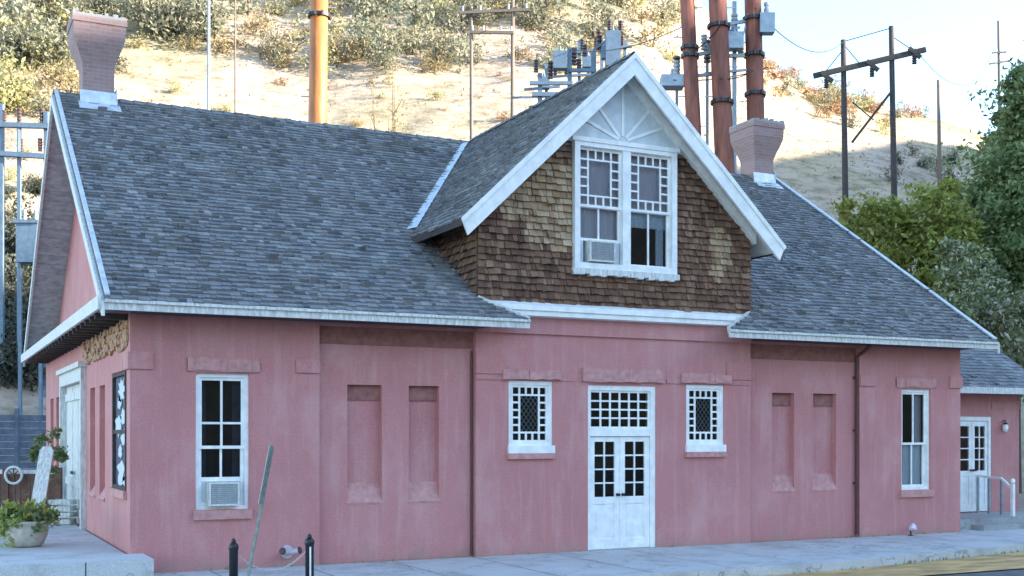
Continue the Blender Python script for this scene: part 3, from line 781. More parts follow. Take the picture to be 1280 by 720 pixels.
b = MB(); b.box(-1.25, 1.3, 1.2, 1.25, 5.3, 7.58); b.box(-1.25, 1.3, .12, 1.2, 7.58, 7.62); b.box(-1.29, -1.25, .12, 1.2, 5.2, 7.6); b.box(1.3, 1.34, .12, 1.2, 5.2, 7.6); b.build('attic_partition', 'interior', depot)

# wall foot fixtures
# ================================================================== ANNEX
AV = 1.9
annex = thing('annex_building', (8.9, AV, 0), 'low pink annex with grey roof and white door right of the depot', 'building')
AL, AR = R_ + .01, 12.75
ar = [(10.55, 11.78, .24, 2.56, None), (11.78, AR, 2.75, 2.95, -.02)]
b = MB(); relief(b, lambda a, z, d: Vector((a, AV + d, z)), AL, AR, -.02, 3.35, ar); b.poly([(AR, AV, -.02), (AR, 8.2, -.02), (AR, 8.2, 3.35), (AR, 5.05, 5.4), (AR, AV, 3.35)])
b.build('wall', 'pink_wall', annex)
AE, AEZ = 1.35, 3.22
def arz(v): return AEZ + SL * (v - AE)
b = MB(); asl = (5.05 - AE) * ln
shingles(b, (0, AE, AEZ + .03), (1, 0, 0), sdir, snrm, -.03, asl, lambda s: (R_ + .05, 13.2)); shingles(b, (0, 8.75, AEZ + .03), (1, 0, 0), sb, nb, -.03, asl, lambda s: (R_ + .05, 13.2), course=.3, wmin=.4, wmax=.9)
aroof = b.build('roof', 'roof_shingle', annex)
b = MB(); b.prism([(R_ + .04, AE, AEZ), (13.2, AE, AEZ), (13.2, 5.05, arz(5.05)), (R_ + .04, 5.05, arz(5.05))], T); b.prism([(R_ + .04, 8.75, AEZ), (13.2, 8.75, AEZ), (13.2, 5.05, arz(5.05)), (R_ + .04, 5.05, arz(5.05))], T); b.build('soffit', 'dark_wood', aroof)
b = MB(); b.box(R_ + .04, 13.2, AE - .045, AE - .003, AEZ - .12, AEZ + .03); b.build('fascia', 'worn_white', aroof)
b = MB()
for sg in (-1, 1): b.prism([(13.2, 5.05, arz(5.05)), (13.2, 5.05 + sg * 3.74, AEZ - .02), (13.2, 5.05 + sg * 3.74, AEZ - .16), (13.2, 5.05, arz(5.05) - .15)], (.04, 0, 0))
b.build('bargeboard', 'worn_white', aroof)
am = lambda a, z, d: Vector((a, AV + d, z))
b = MB(); b.mbox(am, 10.55, 10.63, .24, 2.56, .01, .2); b.mbox(am, 11.70, 11.78, .24, 2.56, .01, .2); b.mbox(am, 10.63, 11.70, 2.46, 2.56, .012, .2); b.build('door_frame', 'white_paint', annex)
leaf(am, 10.635, 11.16, .26, 2.45, .04, 1, 4, 1.25, 2.33, 11.12, .09, annex); leaf(am, 11.17, 11.695, .26, 2.45, .04, 2, 4, 1.25, 2.33, 11.22, .09, annex)
b = MB(); b.mbox(am, AR + .25, AR + .42, .0, 3.15, -.25, -.08); b.build('porch_post', 'dark_wood', annex)
lp = Vector((12.15, AV - .10, 2.32))
b = MB(); b.tube([lp + Vector((0, .10, .12)), lp + Vector((0, .0, .16)), lp + Vector((0, 0, .08))], .012, 8); b.tube([lp + Vector((0, 0, .10)), lp + Vector((0, 0, .06))], [.03, .07], 12); wlamp = b.build('wall_lamp', 'black_iron', annex)
b = MB(); b.tube([lp + Vector((0, 0, .06)), lp + Vector((0, 0, .0)), lp + Vector((0, 0, -.10)), lp + Vector((0, 0, -.13))], [.055, .075, .06, .02], 12); b.build('lamp_globe', 'white_paint', wlamp, True)
# landing with steps
landing = thing('entrance_landing', (10.9, 1.0, 0), 'grey concrete landing with a step in front of the annex door', 'landing')
b = MB(); b.box(8.72, 14.6, .35, AV - .003, -.02, .235); b.build('landing_slab', 'old_concrete', landing)
b = MB(); b.box(9.4, 14.4, -.0, .347, -.02, .115); b.build('step', 'old_concrete', landing)
rl = thing('stair_railing', (11.05, 1.0, .235), 'pale sloping handrail with posts beside the white annex door', 'railing')
b = MB(); b.beam((11.20, AV - .06, 1.13), (11.06, .98, 1.10), .05, .05); b.beam((11.06, .98, 1.10), (10.98, .62, .90), .05, .05); b.build('handrail', 'white_paint', rl)
for x, y, h in ((11.19, AV - .12, 1.10), (11.12, 1.38, 1.08), (11.06, .97, 1.07)):
    b = MB(); b.beam((x, y, .235), (x, y, h), .05, .05, Vector((1, 0, 0))); b.build('railing_post', 'galv', rl)
b = MB(); b.beam((10.98, .58, .235), (10.98, .58, .98), .075, .075, Vector((1, 0, 0))); b.build('newel_post', 'white_paint', rl)
b = MB(); b.tube([(10.98, .58, .985), (10.98, .58, 1.02), (10.98, .58, 1.08), (10.98, .58, 1.11)], [.03, .055, .055, .02], 10); b.build('post_finial', 'white_paint', rl, True)

# ================================================================== SETTING
b = MB(); g = 2500; b.poly([(-g, -g, -.32), (g, -g, -.32), (g, g, -.32), (-g, g, -.32)]); struct(b.build('ground', 'dirt'))
# sidewalk slabs, kerb, gutter, road (kerb bends towards the building on the right)
def strip(mb, f0, f1, z, u0=-60, u1=70, n=130, thick=None):
    for i in range(n):
        a = u0 + (u1 - u0) * i / n; c = u0 + (u1 - u0) * (i + 1) / n
        mb.add([(a, f0(a), z), (c, f0(c), z), (c, f1(c), z), (a, f1(a), z)], [(0, 1, 2, 3)])
        if thick: mb.add([(a, f0(a), z), (c, f0(c), z), (c, f0(c), z - thick), (a, f0(a), z - thick)], [(3, 2, 1, 0)])
def kv(u):
    t = max(0.0, u - 1.2); return -3.4 + .17 * (math.sqrt(t * t + 1.2) - math.sqrt(1.2)) if u < 14 else kv(13.9)
b = MB(); strip(b, lambda u: kv(u), lambda u: 2.4 if u > R_ else -.004, 0, thick=.3); sw = struct(b.build('sidewalk', 'concrete'))
b = MB()
for k in range(-20, 24):
    x = k * 1.52; b.add([(x, kv(x) + .01, .003), (x + .014, kv(x) + .01, .003), (x + .014, -.06, .003), (x, -.06, .003)], [(0, 1, 2, 3)])
struct(b.build('sidewalk_joint', 'soil'))
b = MB(); strip(b, lambda u: kv(u) - .17, lambda u: kv(u) - .004, .006, thick=.3); struct(b.build('kerb', 'concrete'))
b = MB(); strip(b, lambda u: -4.7, lambda u: kv(u) - .175, -.13); struct(b.build('gutter_pavement', 'yellow_kerb'))
b = MB(); b.poly([(-90, -16, -.15), (95, -16, -.15), (95, -4.5, -.15), (-90, -4.5, -.15)]); struct(b.build('road', 'road'))

# terrain
def lerp_tab(tab, x):
    if x <= tab[0][0]: return tab[0][1]
    for (a, b), (c, d) in zip(tab, tab[1:]):
        if x <= c: t = (x - a) / (c - a); return b + (d - b) * t
    return tab[-1][1]
GR = [(-1.2, .40), (-.5, .46), (0, .46), (.12, .415), (.17, .36), (.216, .322), (.25, .300), (.30, .285), (.38, .262), (.43, .24), (.5, .22), (.8, .12), (1.2, .06)]
D0 = [(-.6, 40), (-.43, 42), (-.2, 50), (0, 52), (.2, 52), (.3, 46), (.5, 44), (1, 60)]
def hill_z(cx, cy):
    if cy < 5: return -3
    k = cx / cy; d0 = lerp_tab(D0, k); dc = 175
    hc = lerp_tab(GR, k) * dc + 2.15
    t = (cy - d0) / (dc - d0)
    if t < 0: return -.6 + t * 10
    f = t if t < .9 else (.9 + .1 * (1 - (1 - (t - .9) / .2) ** 2) if t < 1.1 else 1 - .25 * (t - 1.1))
    p = Vector((cx * .03, cy * .03, 0))
    return -.6 + (hc + .6) * f + min(1, t * 5) * (noise.fractal(p, 1, 2, 4) * 1.6 + noise.noise(p * 8) * .35)
b = MB(); NK, ND = 190, 120; idx = []
for i in range(NK + 1):
    k = -1.15 + 2.3 * i / NK
    for j in range(ND + 1):
        d = 38 + 320 * (j / ND) ** 1.35
        p = W(k * d, d, hill_z(k * d, d)); b.v.append(tuple(p))
for i in range(NK):
    for j in range(ND):
        o = i * (ND + 1) + j; b.f.append((o, o + ND + 1, o + ND + 2, o + 1))
struct(b.build('hill', 'hill_earth', None, True))
# the mountain added out of view, its crest shaped to lay shade over the street
SD = Vector((.985, -.174, 0)); AD = Vector((.174, .985, 0)); TE = math.tan(math.radians(15))
def crest(a): return 15.3 - (1.1 if a < 35.4 else 0) + max(0, min(a, 150) - 36) * .144
b = MB(); NA, NB = 100, 30
for i in range(NA + 1):
    a = -260 + 480 * i / NA
    for j in range(NB + 1):
        q = -1 + 2 * j / NB
        H = (crest(a) + TE * 150) * min(1, max(0, (228 - a) / 60))
        p = SD * (150 + q * 95) + AD * a
        z = (H + .8) * (1 - abs(q) ** 1.15) - .8 + (0 if abs(q) < .02 else noise.noise(Vector((p.x * .04, p.y * .04, 3))) * 2.2)
        z += noise.noise(Vector((a * .11, q * 3, 9))) * .5
        b.v.append(tuple(W(p.x, p.y, z)))
for i in range(NA):
    for j in range(NB):
        o = i * (NB + 1) + j; b.f.append((o, o + NB + 1, o + NB + 2, o + 1))
struct(b.build('shade_mountain', 'hill_earth', None, True))

# ================================================================== VEGETATION
def leaf_cloud(mb, ctr, rad, clumps, per, size, R, shell=.55, squash=1.0, cr=.30):
    ctr = Vector(ctr)
    for c in range(clumps):
        while True:
            d = Vector((R.uniform(-1, 1), R.uniform(-1, 1), R.uniform(-1, 1)))
            if shell < d.length < 1: break
        cc = ctr + Vector((d.x * rad[0], d.y * rad[1], d.z * rad[2]))
        k = R.uniform(.7, 1.35) * cr * min(rad)
        for i in range(per):
            e = Vector((R.gauss(0, 1), R.gauss(0, 1), R.gauss(0, .75))) * k * .6
            p = cc + e; s = size * R.uniform(.6, 1.4)
            n = Vector((R.gauss(0, 1), R.gauss(0, 1), R.gauss(.5, 1))).normalized()
            t = n.orthogonal().normalized(); t = (Matrix.Rotation(R.uniform(0, 6.28), 3, n) @ t); u = n.cross(t)
            mb.add([p - t * s, p + u * s * .45, p + t * s, p - u * s * .45], [(0, 1, 2, 3)])
def limbs(mb, base, top, r0, R, n=6, spread=1.6, rise=.6):
    base, top = Vector(base), Vector(top); h = (top - base)
    pts = [base + h * t + Vector((R.uniform(-.1, .1), R.uniform(-.1, .1), 0)) * (t * 2) for t in (0, .25, .5, .75, 1)]
    mb.tube(pts, [r0, r0 * .8, r0 * .62, r0 * .42, r0 * .15], 8)
    for k in range(n):
        t = R.uniform(.35, .85); p = base + h * t; a = R.uniform(0, 6.28); l = spread * R.uniform(.5, 1)
        e = p + Vector((math.cos(a) * l, math.sin(a) * l, l * rise)); m_ = (p + e) / 2 + Vector((0, 0, .1 * l))
        mb.tube([p, m_, e], [r0 * .35, r0 * .22, r0 * .06], 6)
def tree(name, base, h, crowns, mat, label, cat, group=None, leaf=.16, clumps=70, per=70, r0=.16, seed=1, shell=.45, cr=.30, topf=.85):
    R = random.Random(seed); base = Vector(base)
    t = thing(name, base, label, cat, group)
    b = MB(); limbs(b, base + Vector((0, 0, -.4)), base + Vector((0, 0, h * topf)), r0, R, 8, max(crowns[0][1][0] * .8, .4)); b.build('trunk', 'bark', t)
    b = MB()
    for q, (off, rad) in enumerate(crowns): leaf_cloud(b, base + Vector(off), rad, clumps if rad[0] > crowns[0][1][0] * .45 else max(6, clumps // 8), per, leaf * R.uniform(.85, 1.15), R, shell, 1, cr if rad[0] > crowns[0][1][0] * .45 else cr * 1.6)
    b.build('crown', mat, t)
    return t
def at_ground(px, d):
    cx = (px - 640) / 1480 * d; return W(cx, d, max(-.3, hill_z(cx, d)))
def crown_tree(name, px, d, y_top, y_bot, wpx, mat, label, cat, seed, extra=(), **kw):
    b0 = at_ground(px, d); zt = 2.15 + (542 - y_top) / 1480 * d; zb = 2.15 + (542 - y_bot) / 1480 * d
    r = wpx / 2 / 1480 * d; cz = (zt + zb) / 2 - b0.z; rz = (zt - zb) / 2
    cr = [((0, 0, cz), (r, r, rz))] + [((RT * (ox * r) + Vector((0, 0, cz + oz * rz))), (r * f, r * f, rz * f)) for ox, oz, f in extra]
    Rc = random.Random(seed + 50)
    for q in range(7):
        a = Rc.uniform(0, 6.28); el = Rc.uniform(-.5, 1.1); f = Rc.uniform(.16, .34)
        cr.append((Vector((math.cos(a) * math.cos(el) * r * 1.02, math.sin(a) * math.cos(el) * r * 1.02, cz + math.sin(el) * rz * 1.02)), (r * f, r * f, rz * f)))
    return tree(name, b0, zt - b0.z, cr, mat, label, cat, seed=seed, **kw)
crown_tree('broadleaf_tree', 1272, 46, 108, 470, 170, 'leaf_dark', 'large dark green tree rising at the right edge behind the annex', 'tree', 3, extra=((.5, .35, .7), (-.35, -.25, .65), (.1, .75, .42)), clumps=130, per=110, leaf=.12, cr=.24, shell=.3)
crown_tree('broadleaf_tree', 1330, 52, 60, 470, 170, 'leaf_dark', 'dark green tree cut off by the right edge, behind the larger one', 'tree', 4, clumps=90, per=70, leaf=.17, shell=.4)
crown_tree('young_tree', 1150, 44, 236, 420, 130, 'leaf_lime', 'bright yellow green tree behind the slope of the right roof end', 'tree', 5, extra=((-.75, .25, .6), (.6, .1, .6)), clumps=70, per=70, leaf=.12, r0=.1)
crown_tree('young_tree', 1075, 43, 246, 420, 80, 'leaf_lime', 'smaller yellow green tree below the leaning utility frame', 'tree', 6, extra=((.5, -.2, .7),), clumps=50, per=60, leaf=.12, r0=.08)
crown_tree('flowering_tree', 1205, 40.5, 306, 480, 100, 'leaf_pale', 'pale speckled shrub tree between the roof end and the dark tree', 'tree', 7, extra=((.7, -.3, .7), (-.6, -.35, .6)), clumps=60, per=55, leaf=.11, r0=.08)
crown_tree('flowering_tree', 1262, 39.5, 362, 500, 90, 'leaf_pale', 'low pale leafed shrub tree right above the annex roof', 'tree', 8, clumps=60, per=55, leaf=.11, r0=.07)
Rb = random.Random(12); bb = at_ground(490, 58); hb = V(490, 78, 58).z - bb.z
bt = thing('bare_tree', bb, 'thin nearly leafless tree on the pale slope behind the roof ridge', 'tree')
b = MB(); lf = MB()
for q in range(9):
    a = Rb.uniform(0, 6.28); sp_ = Rb.uniform(.1, 1.5); e = bb + Vector((math.cos(a) * sp_, math.sin(a) * sp_, hb * Rb.uniform(.75, 1))); m1 = bb + Vector((math.cos(a) * sp_ * .25, math.sin(a) * sp_ * .25, hb * .4))
    b.tube([bb - Vector((0, 0, .4)), m1, e], [.10, .06, .015], 6)
    for w_ in range(15):
        t0 = m1.lerp(e, Rb.uniform(.1, .9)); e2 = t0 + Vector((Rb.uniform(-.8, .8), Rb.uniform(-.8, .8), Rb.uniform(.3, 1.1))); b.tube([t0, (t0 + e2) / 2 + Vector((Rb.uniform(-.1, .1), 0, .08)), e2], [.03, .02, .008], 5)
        leaf_cloud(lf, e2, (.35, .35, .35), 2, 5, .07, Rb, .1, 1, .5)
b.build('trunk', 'twig', bt); lf.build('crown', 'leaf_oak', bt)

# shrub prototypes on the hillside
protos = {}
def shrub_proto(kind, mat, n, rad, leafs, per, seed):
    for i in range(n):
        R = random.Random(seed + i); b = MB()
        leaf_cloud(b, (0, 0, rad[2] * .75), rad, 16, per, leafs, R, .25, 1, .42)
        leaf_cloud(b, (R.uniform(-.6, .6) * rad[0], R.uniform(-.5, .5) * rad[1], rad[2] * .5), (rad[0] * .6, rad[1] * .6, rad[2] * .6), 9, per, leafs, R, .2, 1, .42)
        s = MB(); limbs(s, (0, 0, -.5), (0, 0, rad[2] * 1.4), .09, R, 6, rad[0] * .8)
        me = []
        for nm, bb, mt in (('foliage', b, mat), ('stem', s, 'bark')):
            m = bpy.data.meshes.new(nm); m.from_pydata(bb.v, [], bb.f); m.materials.append(M[mt]); me.append((nm, m))
        protos.setdefault(kind, []).append(me)
shrub_proto('juniper_tree', 'leaf_juniper', 4, (1.5, 1.5, 1.8), .17, 19, 100)
shrub_proto('oak_shrub', 'leaf_oak', 4, (1.6, 1.6, 1.2), .15, 18, 200)
shrub_proto('rust_shrub', 'leaf_rust', 3, (1.7, 1.7, 1.1), .15, 20, 300)
shrub_proto('bank_shrub', 'leaf_bank', 3, (1.3, 1.3, 1.1), .13, 34, 400)
INFO = {'juniper_tree': ('dark grey green juniper among the scrub of the sunny hillside', 'tree', 'junipers on the hillside'),
        'oak_shrub': ('yellowish scrub bush on the sunny hillside', 'shrub', 'yellow scrub bushes on the hillside'),
        'rust_shrub': ('rust coloured bush on the dry right hand part of the hill', 'shrub', 'rust coloured bushes on the hill'),
        'bank_shrub': ('grey green bush on the shaded bank behind the left end of the depot', 'shrub', 'grey green bushes on the shaded bank')}
def put_shrub(kind, cx, cy, s, R):
    lab, cat, grp = INFO[kind]; z = hill_z(cx, cy)
    t = thing(kind, W(cx, cy, max(z, -.32)), lab, cat, grp)
    t.rotation_euler = (0, 0, R.uniform(0, 6.28)); t.scale = (s * R.uniform(.85, 1.2), s * R.uniform(.85, 1.2), s * R.uniform(.85, 1.2))
    for nm, me in R.choice(protos[kind]):
        o = bpy.data.objects.new(nm, me); COL.objects.link(o); o.parent = t
def find_d(k, grade):
    d = 45
    while d < 185:
        if (hill_z(k * d, d) - 2.15) / d >= grade: return d
        d += 1.0
    return None
R = random.Random(21)
def scatter(n, x0, x1, y0, y1, kinds, smin, smax, mind=0, power=1):
    done = 0; tries = 0
    while done < n and tries < n * 30:
        tries += 1
        px = R.uniform(x0, x1); py = y0 + (y1 - y0) * R.random() ** power
        k = (px - 640) / 1480; d = find_d(k, (542 - py) / 1480)
        if d is None: continue
        put_shrub(R.choice(kinds), k * d, d, R.uniform(smin, smax), R); done += 1
J, O_, RU, BK = 'juniper_tree', 'oak_shrub', 'rust_shrub', 'bank_shrub'
scatter(76, 60, 860, 2, 58, [J, J, O_], .7, 1.6)
scatter(40, 60, 860, -25, 5, [J, J, O_, RU], .8, 1.6)
scatter(26, 130, 860, 60, 95, [O_, O_, J], .6, 1.1)
scatter(22, 420, 720, 55, 100, [J, O_], .7, 1.2)
scatter(16, -30, 75, 20, 85, [J, O_], .9, 1.5)
scatter(30, -30, 95, 70, 150, [O_, O_, J], .8, 1.3)
scatter(12, 140, 640, 100, 160, [O_, RU], .2, .45)
scatter(14, 950, 1010, 78, 125, [J, RU, RU], .6, 1.0)
scatter(24, 1010, 1200, 92, 150, [RU, O_, RU, J], .5, 1.0)
scatter(9, 1030, 1120, 110, 175, [J, O_], .8, 1.2)
scatter(10, 1120, 1200, 195, 235, [J, BK], .5, .8)
scatter(40, -40, 62, 300, 500, [BK], .7, 1.2)
scatter(9, -30, 62, 200, 290, [BK, O_], .3, .6)

# dry grass and low scrub tufts over the hillside: nobody could count them
Rg = random.Random(77); b = MB()
for _ in range(9000):
    px = Rg.uniform(-60, 1230); k = (px - 640) / 1480; d = Rg.uniform(62, 185); p = W(k * d, d, hill_z(k * d, d)); h = Rg.uniform(.08, .22) * (1.7 if Rg.random() < .08 else 1)
    for q in range(6):
        a = Rg.uniform(0, 6.28); l = Vector((math.cos(a), math.sin(a), 0)) * h * Rg.uniform(.5, 1.6); n = Vector((-l.y, l.x, 0)) * .16
        b.add([p - n - Vector((0, 0, .08)), p + n - Vector((0, 0, .08)), p + l + Vector((0, 0, h * Rg.uniform(.5, 1.1)))], [(0, 1, 2)])
tag(b.build('dry_grass', 'leaf_grass'), 'dry grass tufts covering the sunny hillside', 'grass', None, 'stuff')
b = MB()
for _ in range(150):
    if Rg.random() < .55: p = Vector((Rg.uniform(-8.5, 8.6), -.015 - abs(Rg.gauss(0, .03)), 0))
    else:
        u = Rg.uniform(-2, 9); p = Vector((u, kv(u) - .175 - abs(Rg.gauss(0, .03)), -.13))
    if -.8 < p.x < .85: continue
    for q in range(Rg.randint(3, 8)):
        a = Rg.uniform(0, 6.28); h = Rg.uniform(.02, .075); l = Vector((math.cos(a), -abs(math.sin(a)), 0)) * h * .6; n = Vector((-l.y, l.x, 0)) * .18
        b.add([p - n, p + n, p + l + Vector((0, 0, h))], [(0, 1, 2)])
tag(b.build('weeds', 'leaf_lime'), 'small weeds growing along the foot of the wall and the kerb', 'weeds', None, 'stuff')

# ================================================================== POLES AND ELECTRIC GEAR
def steel_pole(px_b, y_b, px_t, d, r, mat, label, bands=(), ztop=21):
    p0 = V(px_b, y_b, d); p1 = V(px_t, 0, d); dirv = (p1 - p0) / (p1.z - p0.z)
    base = p0 + dirv * (-.4 - p0.z); top = p0 + dirv * (ztop - p0.z)
    t = thing('steel_pole', base, label, 'pole')
    b = MB(); b.tube([base, base.lerp(top, .5), top], [r * 1.12, r, r * .85], 24); b.build('shaft', mat, t, True)
    for y in bands:
        c = p0 + dirv * (2.15 + (542 - y) / 1480 * d - p0.z); b = MB(); b.tube([c - Vector((0, 0, .05)), c + Vector((0, 0, .05))], r * 1.18, 20)
        for a in range(0, 360, 60): b.box(c.x + math.cos(a) * r * 1.2 - .03, c.x + math.cos(a) * r * 1.2 + .03, c.y + math.sin(a) * r * 1.2 - .03, c.y + math.sin(a) * r * 1.2 + .03, c.z - .07, c.z + .07)
        b.build('collar', 'black_iron', t)
    b = MB(); k = 0; z = base.z + 2
    while z < top.z:
        c = p0 + dirv * (z - p0.z); s = 1 if k % 2 else -1; b.beam(c, c + RT * (s * (r + .22)), .03, .03); z += .9; k += 1
    b.build('climbing_peg', 'galv', t)
    return t
D = 36
steel_pole(397, 150, 399, D, .29, 'orange_steel', 'orange rusted steel pole behind the left roof, its right side sunlit', (20,), 20)
steel_pole(867, 160, 859, D, .235, 'rust_steel', 'dark rust steel pole just right of the dormer peak', (60, 70), 20)
steel_pole(906, 210, 897, D, .30, 'rust_steel', 'middle rust steel pole of the three, left of the right chimney', (33, 128), 20)
steel_pole(945, 165, 941, D + .5, .28, 'rust_steel', 'rust steel pole standing directly behind the right chimney', (24, 69, 118), 20)
def insul(mb, p, h=.6, r=.09, n=5):
    p = Vector(p); pts = []; rd = []
    for i in range(n):
        z = h * i / n; pts += [p + Vector((0, 0, z)), p + Vector((0, 0, z + h / n * .45)), p + Vector((0, 0, z + h / n * .55))]; rd += [r, r, r * .55]
    mb.tube(pts, rd, 10)
def switch_rig(label, pts_post, beams, ins, boxes, d, mat='steel_blue', name='switchgear', insmat='insulator'):
    base = at_ground(pts_post[0][0], d); base.z = max(base.z, -.32)
    t = thing(name, base, label, 'substation gear')
    for px, yt, w in pts_post:
        g_ = at_ground(px, d); tp = V(px, yt, d); b = MB(); b.beam((tp.x, tp.y, g_.z - .5), tp, w, w, RT); b.build('post', mat, t)
    for (xa, ya, xb, yb, w) in beams:
        b = MB(); b.beam(V(xa, ya, d - .15), V(xb, yb, d - .15), w, w); b.build('crossbeam', mat, t)
    for (px, yb, h, r) in ins:
        b = MB(); insul(b, V(px, yb, d), h, r); b.build('insulator', insmat, t)
    for (px, py, w, h) in boxes:
        c = V(px, py, d - .3); b = MB(); b.beam(c - Vector((0, 0, h / 2)), c + Vector((0, 0, h / 2)), w, w * .8, FW); b.tube([c + Vector((0, 0, h / 2)), c + Vector((0, 0, h / 2 + .25))], [.08, .03], 8); b.build('transformer_can', mat, t)
    return t
switch_rig('pale blue steel switch frame with dark insulators left of the dormer peak', [(675, 92, .18), (712, 60, .18), (742, 64, .2), (770, 40, .2)],
           [(662, 104, 716, 104, .14), (712, 88, 744, 88, .14), (742, 62, 775, 40, .08), (665, 118, 745, 118, .16)], [(688, 98, .75, .12), (718, 81, .75, .12), (749, 62, .85, .13), (700, 84, .5, .1), (731, 70, .5, .1), (670, 90, .55, .1), (762, 40, .5, .1), (776, 40, .5, .1), (724, 88, .5, .1)],
           [(766, 62, .6, 1.4), (700, 76, .55, .7), (757, 66, .35, .5)], 48)
switch_rig('low blue grey bus structure farther back left of the dormer peak', [(683, 80, .14), (724, 50, .14), (752, 48, .14), (781, 52, .14)],
           [(655, 112, 700, 108, .10), (690, 96, 760, 92, .10), (716, 66, 790, 58, .10), (640, 122, 720, 120, .08)], [(694, 96, .6, .1), (708, 95, .6, .1), (736, 93, .6, .1), (728, 64, .6, .1), (745, 62, .6, .1), (778, 58, .5, .1)], [(735, 78, .5, .5), (680, 104, .5, .5)], 54)
switch_rig('grey insulator rack strung between the rust steel poles', [(918, 2, .12)],
           [(862, 70, 905, 62, .1), (895, 33, 945, 24, .1), (880, 50, 900, 80, .07), (862, 95, 905, 92, .09), (910, 70, 945, 69, .1), (880, 92, 950, 86, .07), (905, 40, 925, 34, .06), (925, 60, 935, 20, .05)],
           [(880, 62, .5, .1), (918, 40, .6, .11), (926, 66, .45, .1), (846, 98, .6, .1), (958, 36, .9, .08)], [(918, 52, .5, .5), (958, 30, .45, .6), (840, 103, .7, .35)], 36.6, 'galv', 'insulator_rack', 'grey_insulator')
switch_rig('blue grey steel bus frame with insulators beyond the left gable', [(2, 130, .18), (58, 140, .18), (24, 152, .14)],
           [(-30, 155, 66, 158, .2), (-30, 190, 66, 196, .2), (24, 155, 24, 190, .12)], [(24, 154, .7, .1), (52, 154, .7, .1), (26, 189, .6, .1), (50, 189, .6, .1), (5, 154, .6, .1)], [], 50, 'steel_blue', 'bus_support')
tr_ = thing('transformer', V(38, 345, 46), 'blue grey transformer cabinet on legs beyond the left barge board', 'transformer')
c = V(38, 300, 46); b = MB(); b.beam(c - Vector((0, 0, .9)), c + Vector((0, 0, .6)), .85, .7, FW); b.build('cabinet', 'steel_blue', tr_)
b = MB(); b.beam(c + Vector((0, 0, .6)), c + Vector((0, 0, .72)), 1.05, .85, FW); b.build('cabinet_lid', 'steel_blue', tr_)
for s in (-1, 1):
    q = c + RT * (s * .4); b = MB(); b.beam((q.x, q.y, hill_z(*((38 - 640) / 1480 * 46, 46)) - .4), q - Vector((0, 0, .85)), .12, .12, FW); b.build('leg', 'steel_blue', tr_)
    b = MB(); insul(b, c + RT * (s * .22) + Vector((0, 0, .72)), .5, .08); b.build('bushing', 'grey_insulator', tr_)
# slender poles
def wood_pole(px, y_t, px_b, d, r, label, mat='grey_wood', arms=(), name='utility_pole', ybot=None):
    tp = V(px, y_t, d); base = at_ground(px_b, d); base.z -= .3
    t = thing(name, base, label, 'pole'); b = MB(); b.tube([base, base.lerp(tp, .5), tp], [r * 1.25, r, r * .8], 10); b.build('shaft', mat, t, True)
    for (xa, ya, xb, yb) in arms:
        b = MB(); b.beam(V(xa, ya, d - r - .06), V(xb, yb, d - r - .06), .12, .14); b.build('crossarm', mat, t)
        for q in (.05, .3, .7, .95):
            b = MB(); insul(b, V(xa, ya, d - r - .06).lerp(V(xb, yb, d - r - .06), q) + Vector((0, 0, .06)), .3, .06, 3); b.build('insulator', 'grey_insulator', t)
    return t
wood_pole(261, -40, 260, 58, .085, 'thin grey pole behind the roof between the chimney and the orange pole', 'galv')
wood_pole(294, -60, 294, 62, .05, 'very thin yellowish mast right of the thin grey pole', 'grey_wood')
wood_pole(589, 8, 590, 58, .10, 'grey utility pole with crossarm left of its twin near the dormer', 'grey_wood', ((574, 16, 662, 12),))
wood_pole(641, -20, 640, 58, .11, 'yellow brown utility pole just left of the dormer roof', 'grey_wood', ((588, 40, 642, 41),))
wood_pole(1248, 26, 1251, 118, .16, 'distant utility pole with crossarms on the skyline above the dark tree', 'grey_wood', ((1236, 80, 1262, 76), (1240, 66, 1258, 65)))
wood_pole(1173, 100, 1175, 105, .17, 'short grey brown pole standing on the hill left of the dark tree', 'grey_wood')
hf = thing('utility_pylon', at_ground(1058, 60), 'dark wooden two pole utility frame with a slanting crossarm on the right hillside', 'pole')
for px, yt, pb in ((1054, 50, 1060), (1114, 33, 1122)):
    tp = V(px, yt, 60); g_ = at_ground(pb, 60); b = MB(); b.tube([g_ - Vector((0, 0, .5)), tp], [.19, .13], 12); b.build('pole_shaft', 'dark_wood', hf, True)
b = MB(); b.beam(V(1017, 95, 59.7), V(1157, 62, 59.7), .16, .26); b.build('crossarm', 'dark_wood', hf)
b = MB(); b.beam(V(1065, 178, 59.8), V(1113, 116, 59.8), .10, .12); b.build('brace', 'dark_wood', hf)
b = MB(); b.beam(V(1066, 128, 60.1), V(1092, 150, 60.1), .05, .05); b.build('brace', 'dark_wood', hf)
b = MB()
for (xa, ya, xb, yb) in ((1054, 52, 1114, 35), (1054, 62, 1030, 92), (1114, 45, 1143, 64), (1054, 55, 1075, 80)): b.tube([V(xa, ya, 60), V(xb, yb, 60)], .025, 5)
b.build('guy_wire', 'black_iron', hf)
for px, py in ((1033, 96), (1090, 82), (1143, 66)):
    b = MB(); insul(b, V(px, py, 59.6) - Vector((0, 0, .55)), .5, .12, 4); b.beam(V(px - 7, py - 6, 59.6), V(px + 8, py + 6, 59.6), .12, .2); b.build('insulator', 'dark_wood', hf)

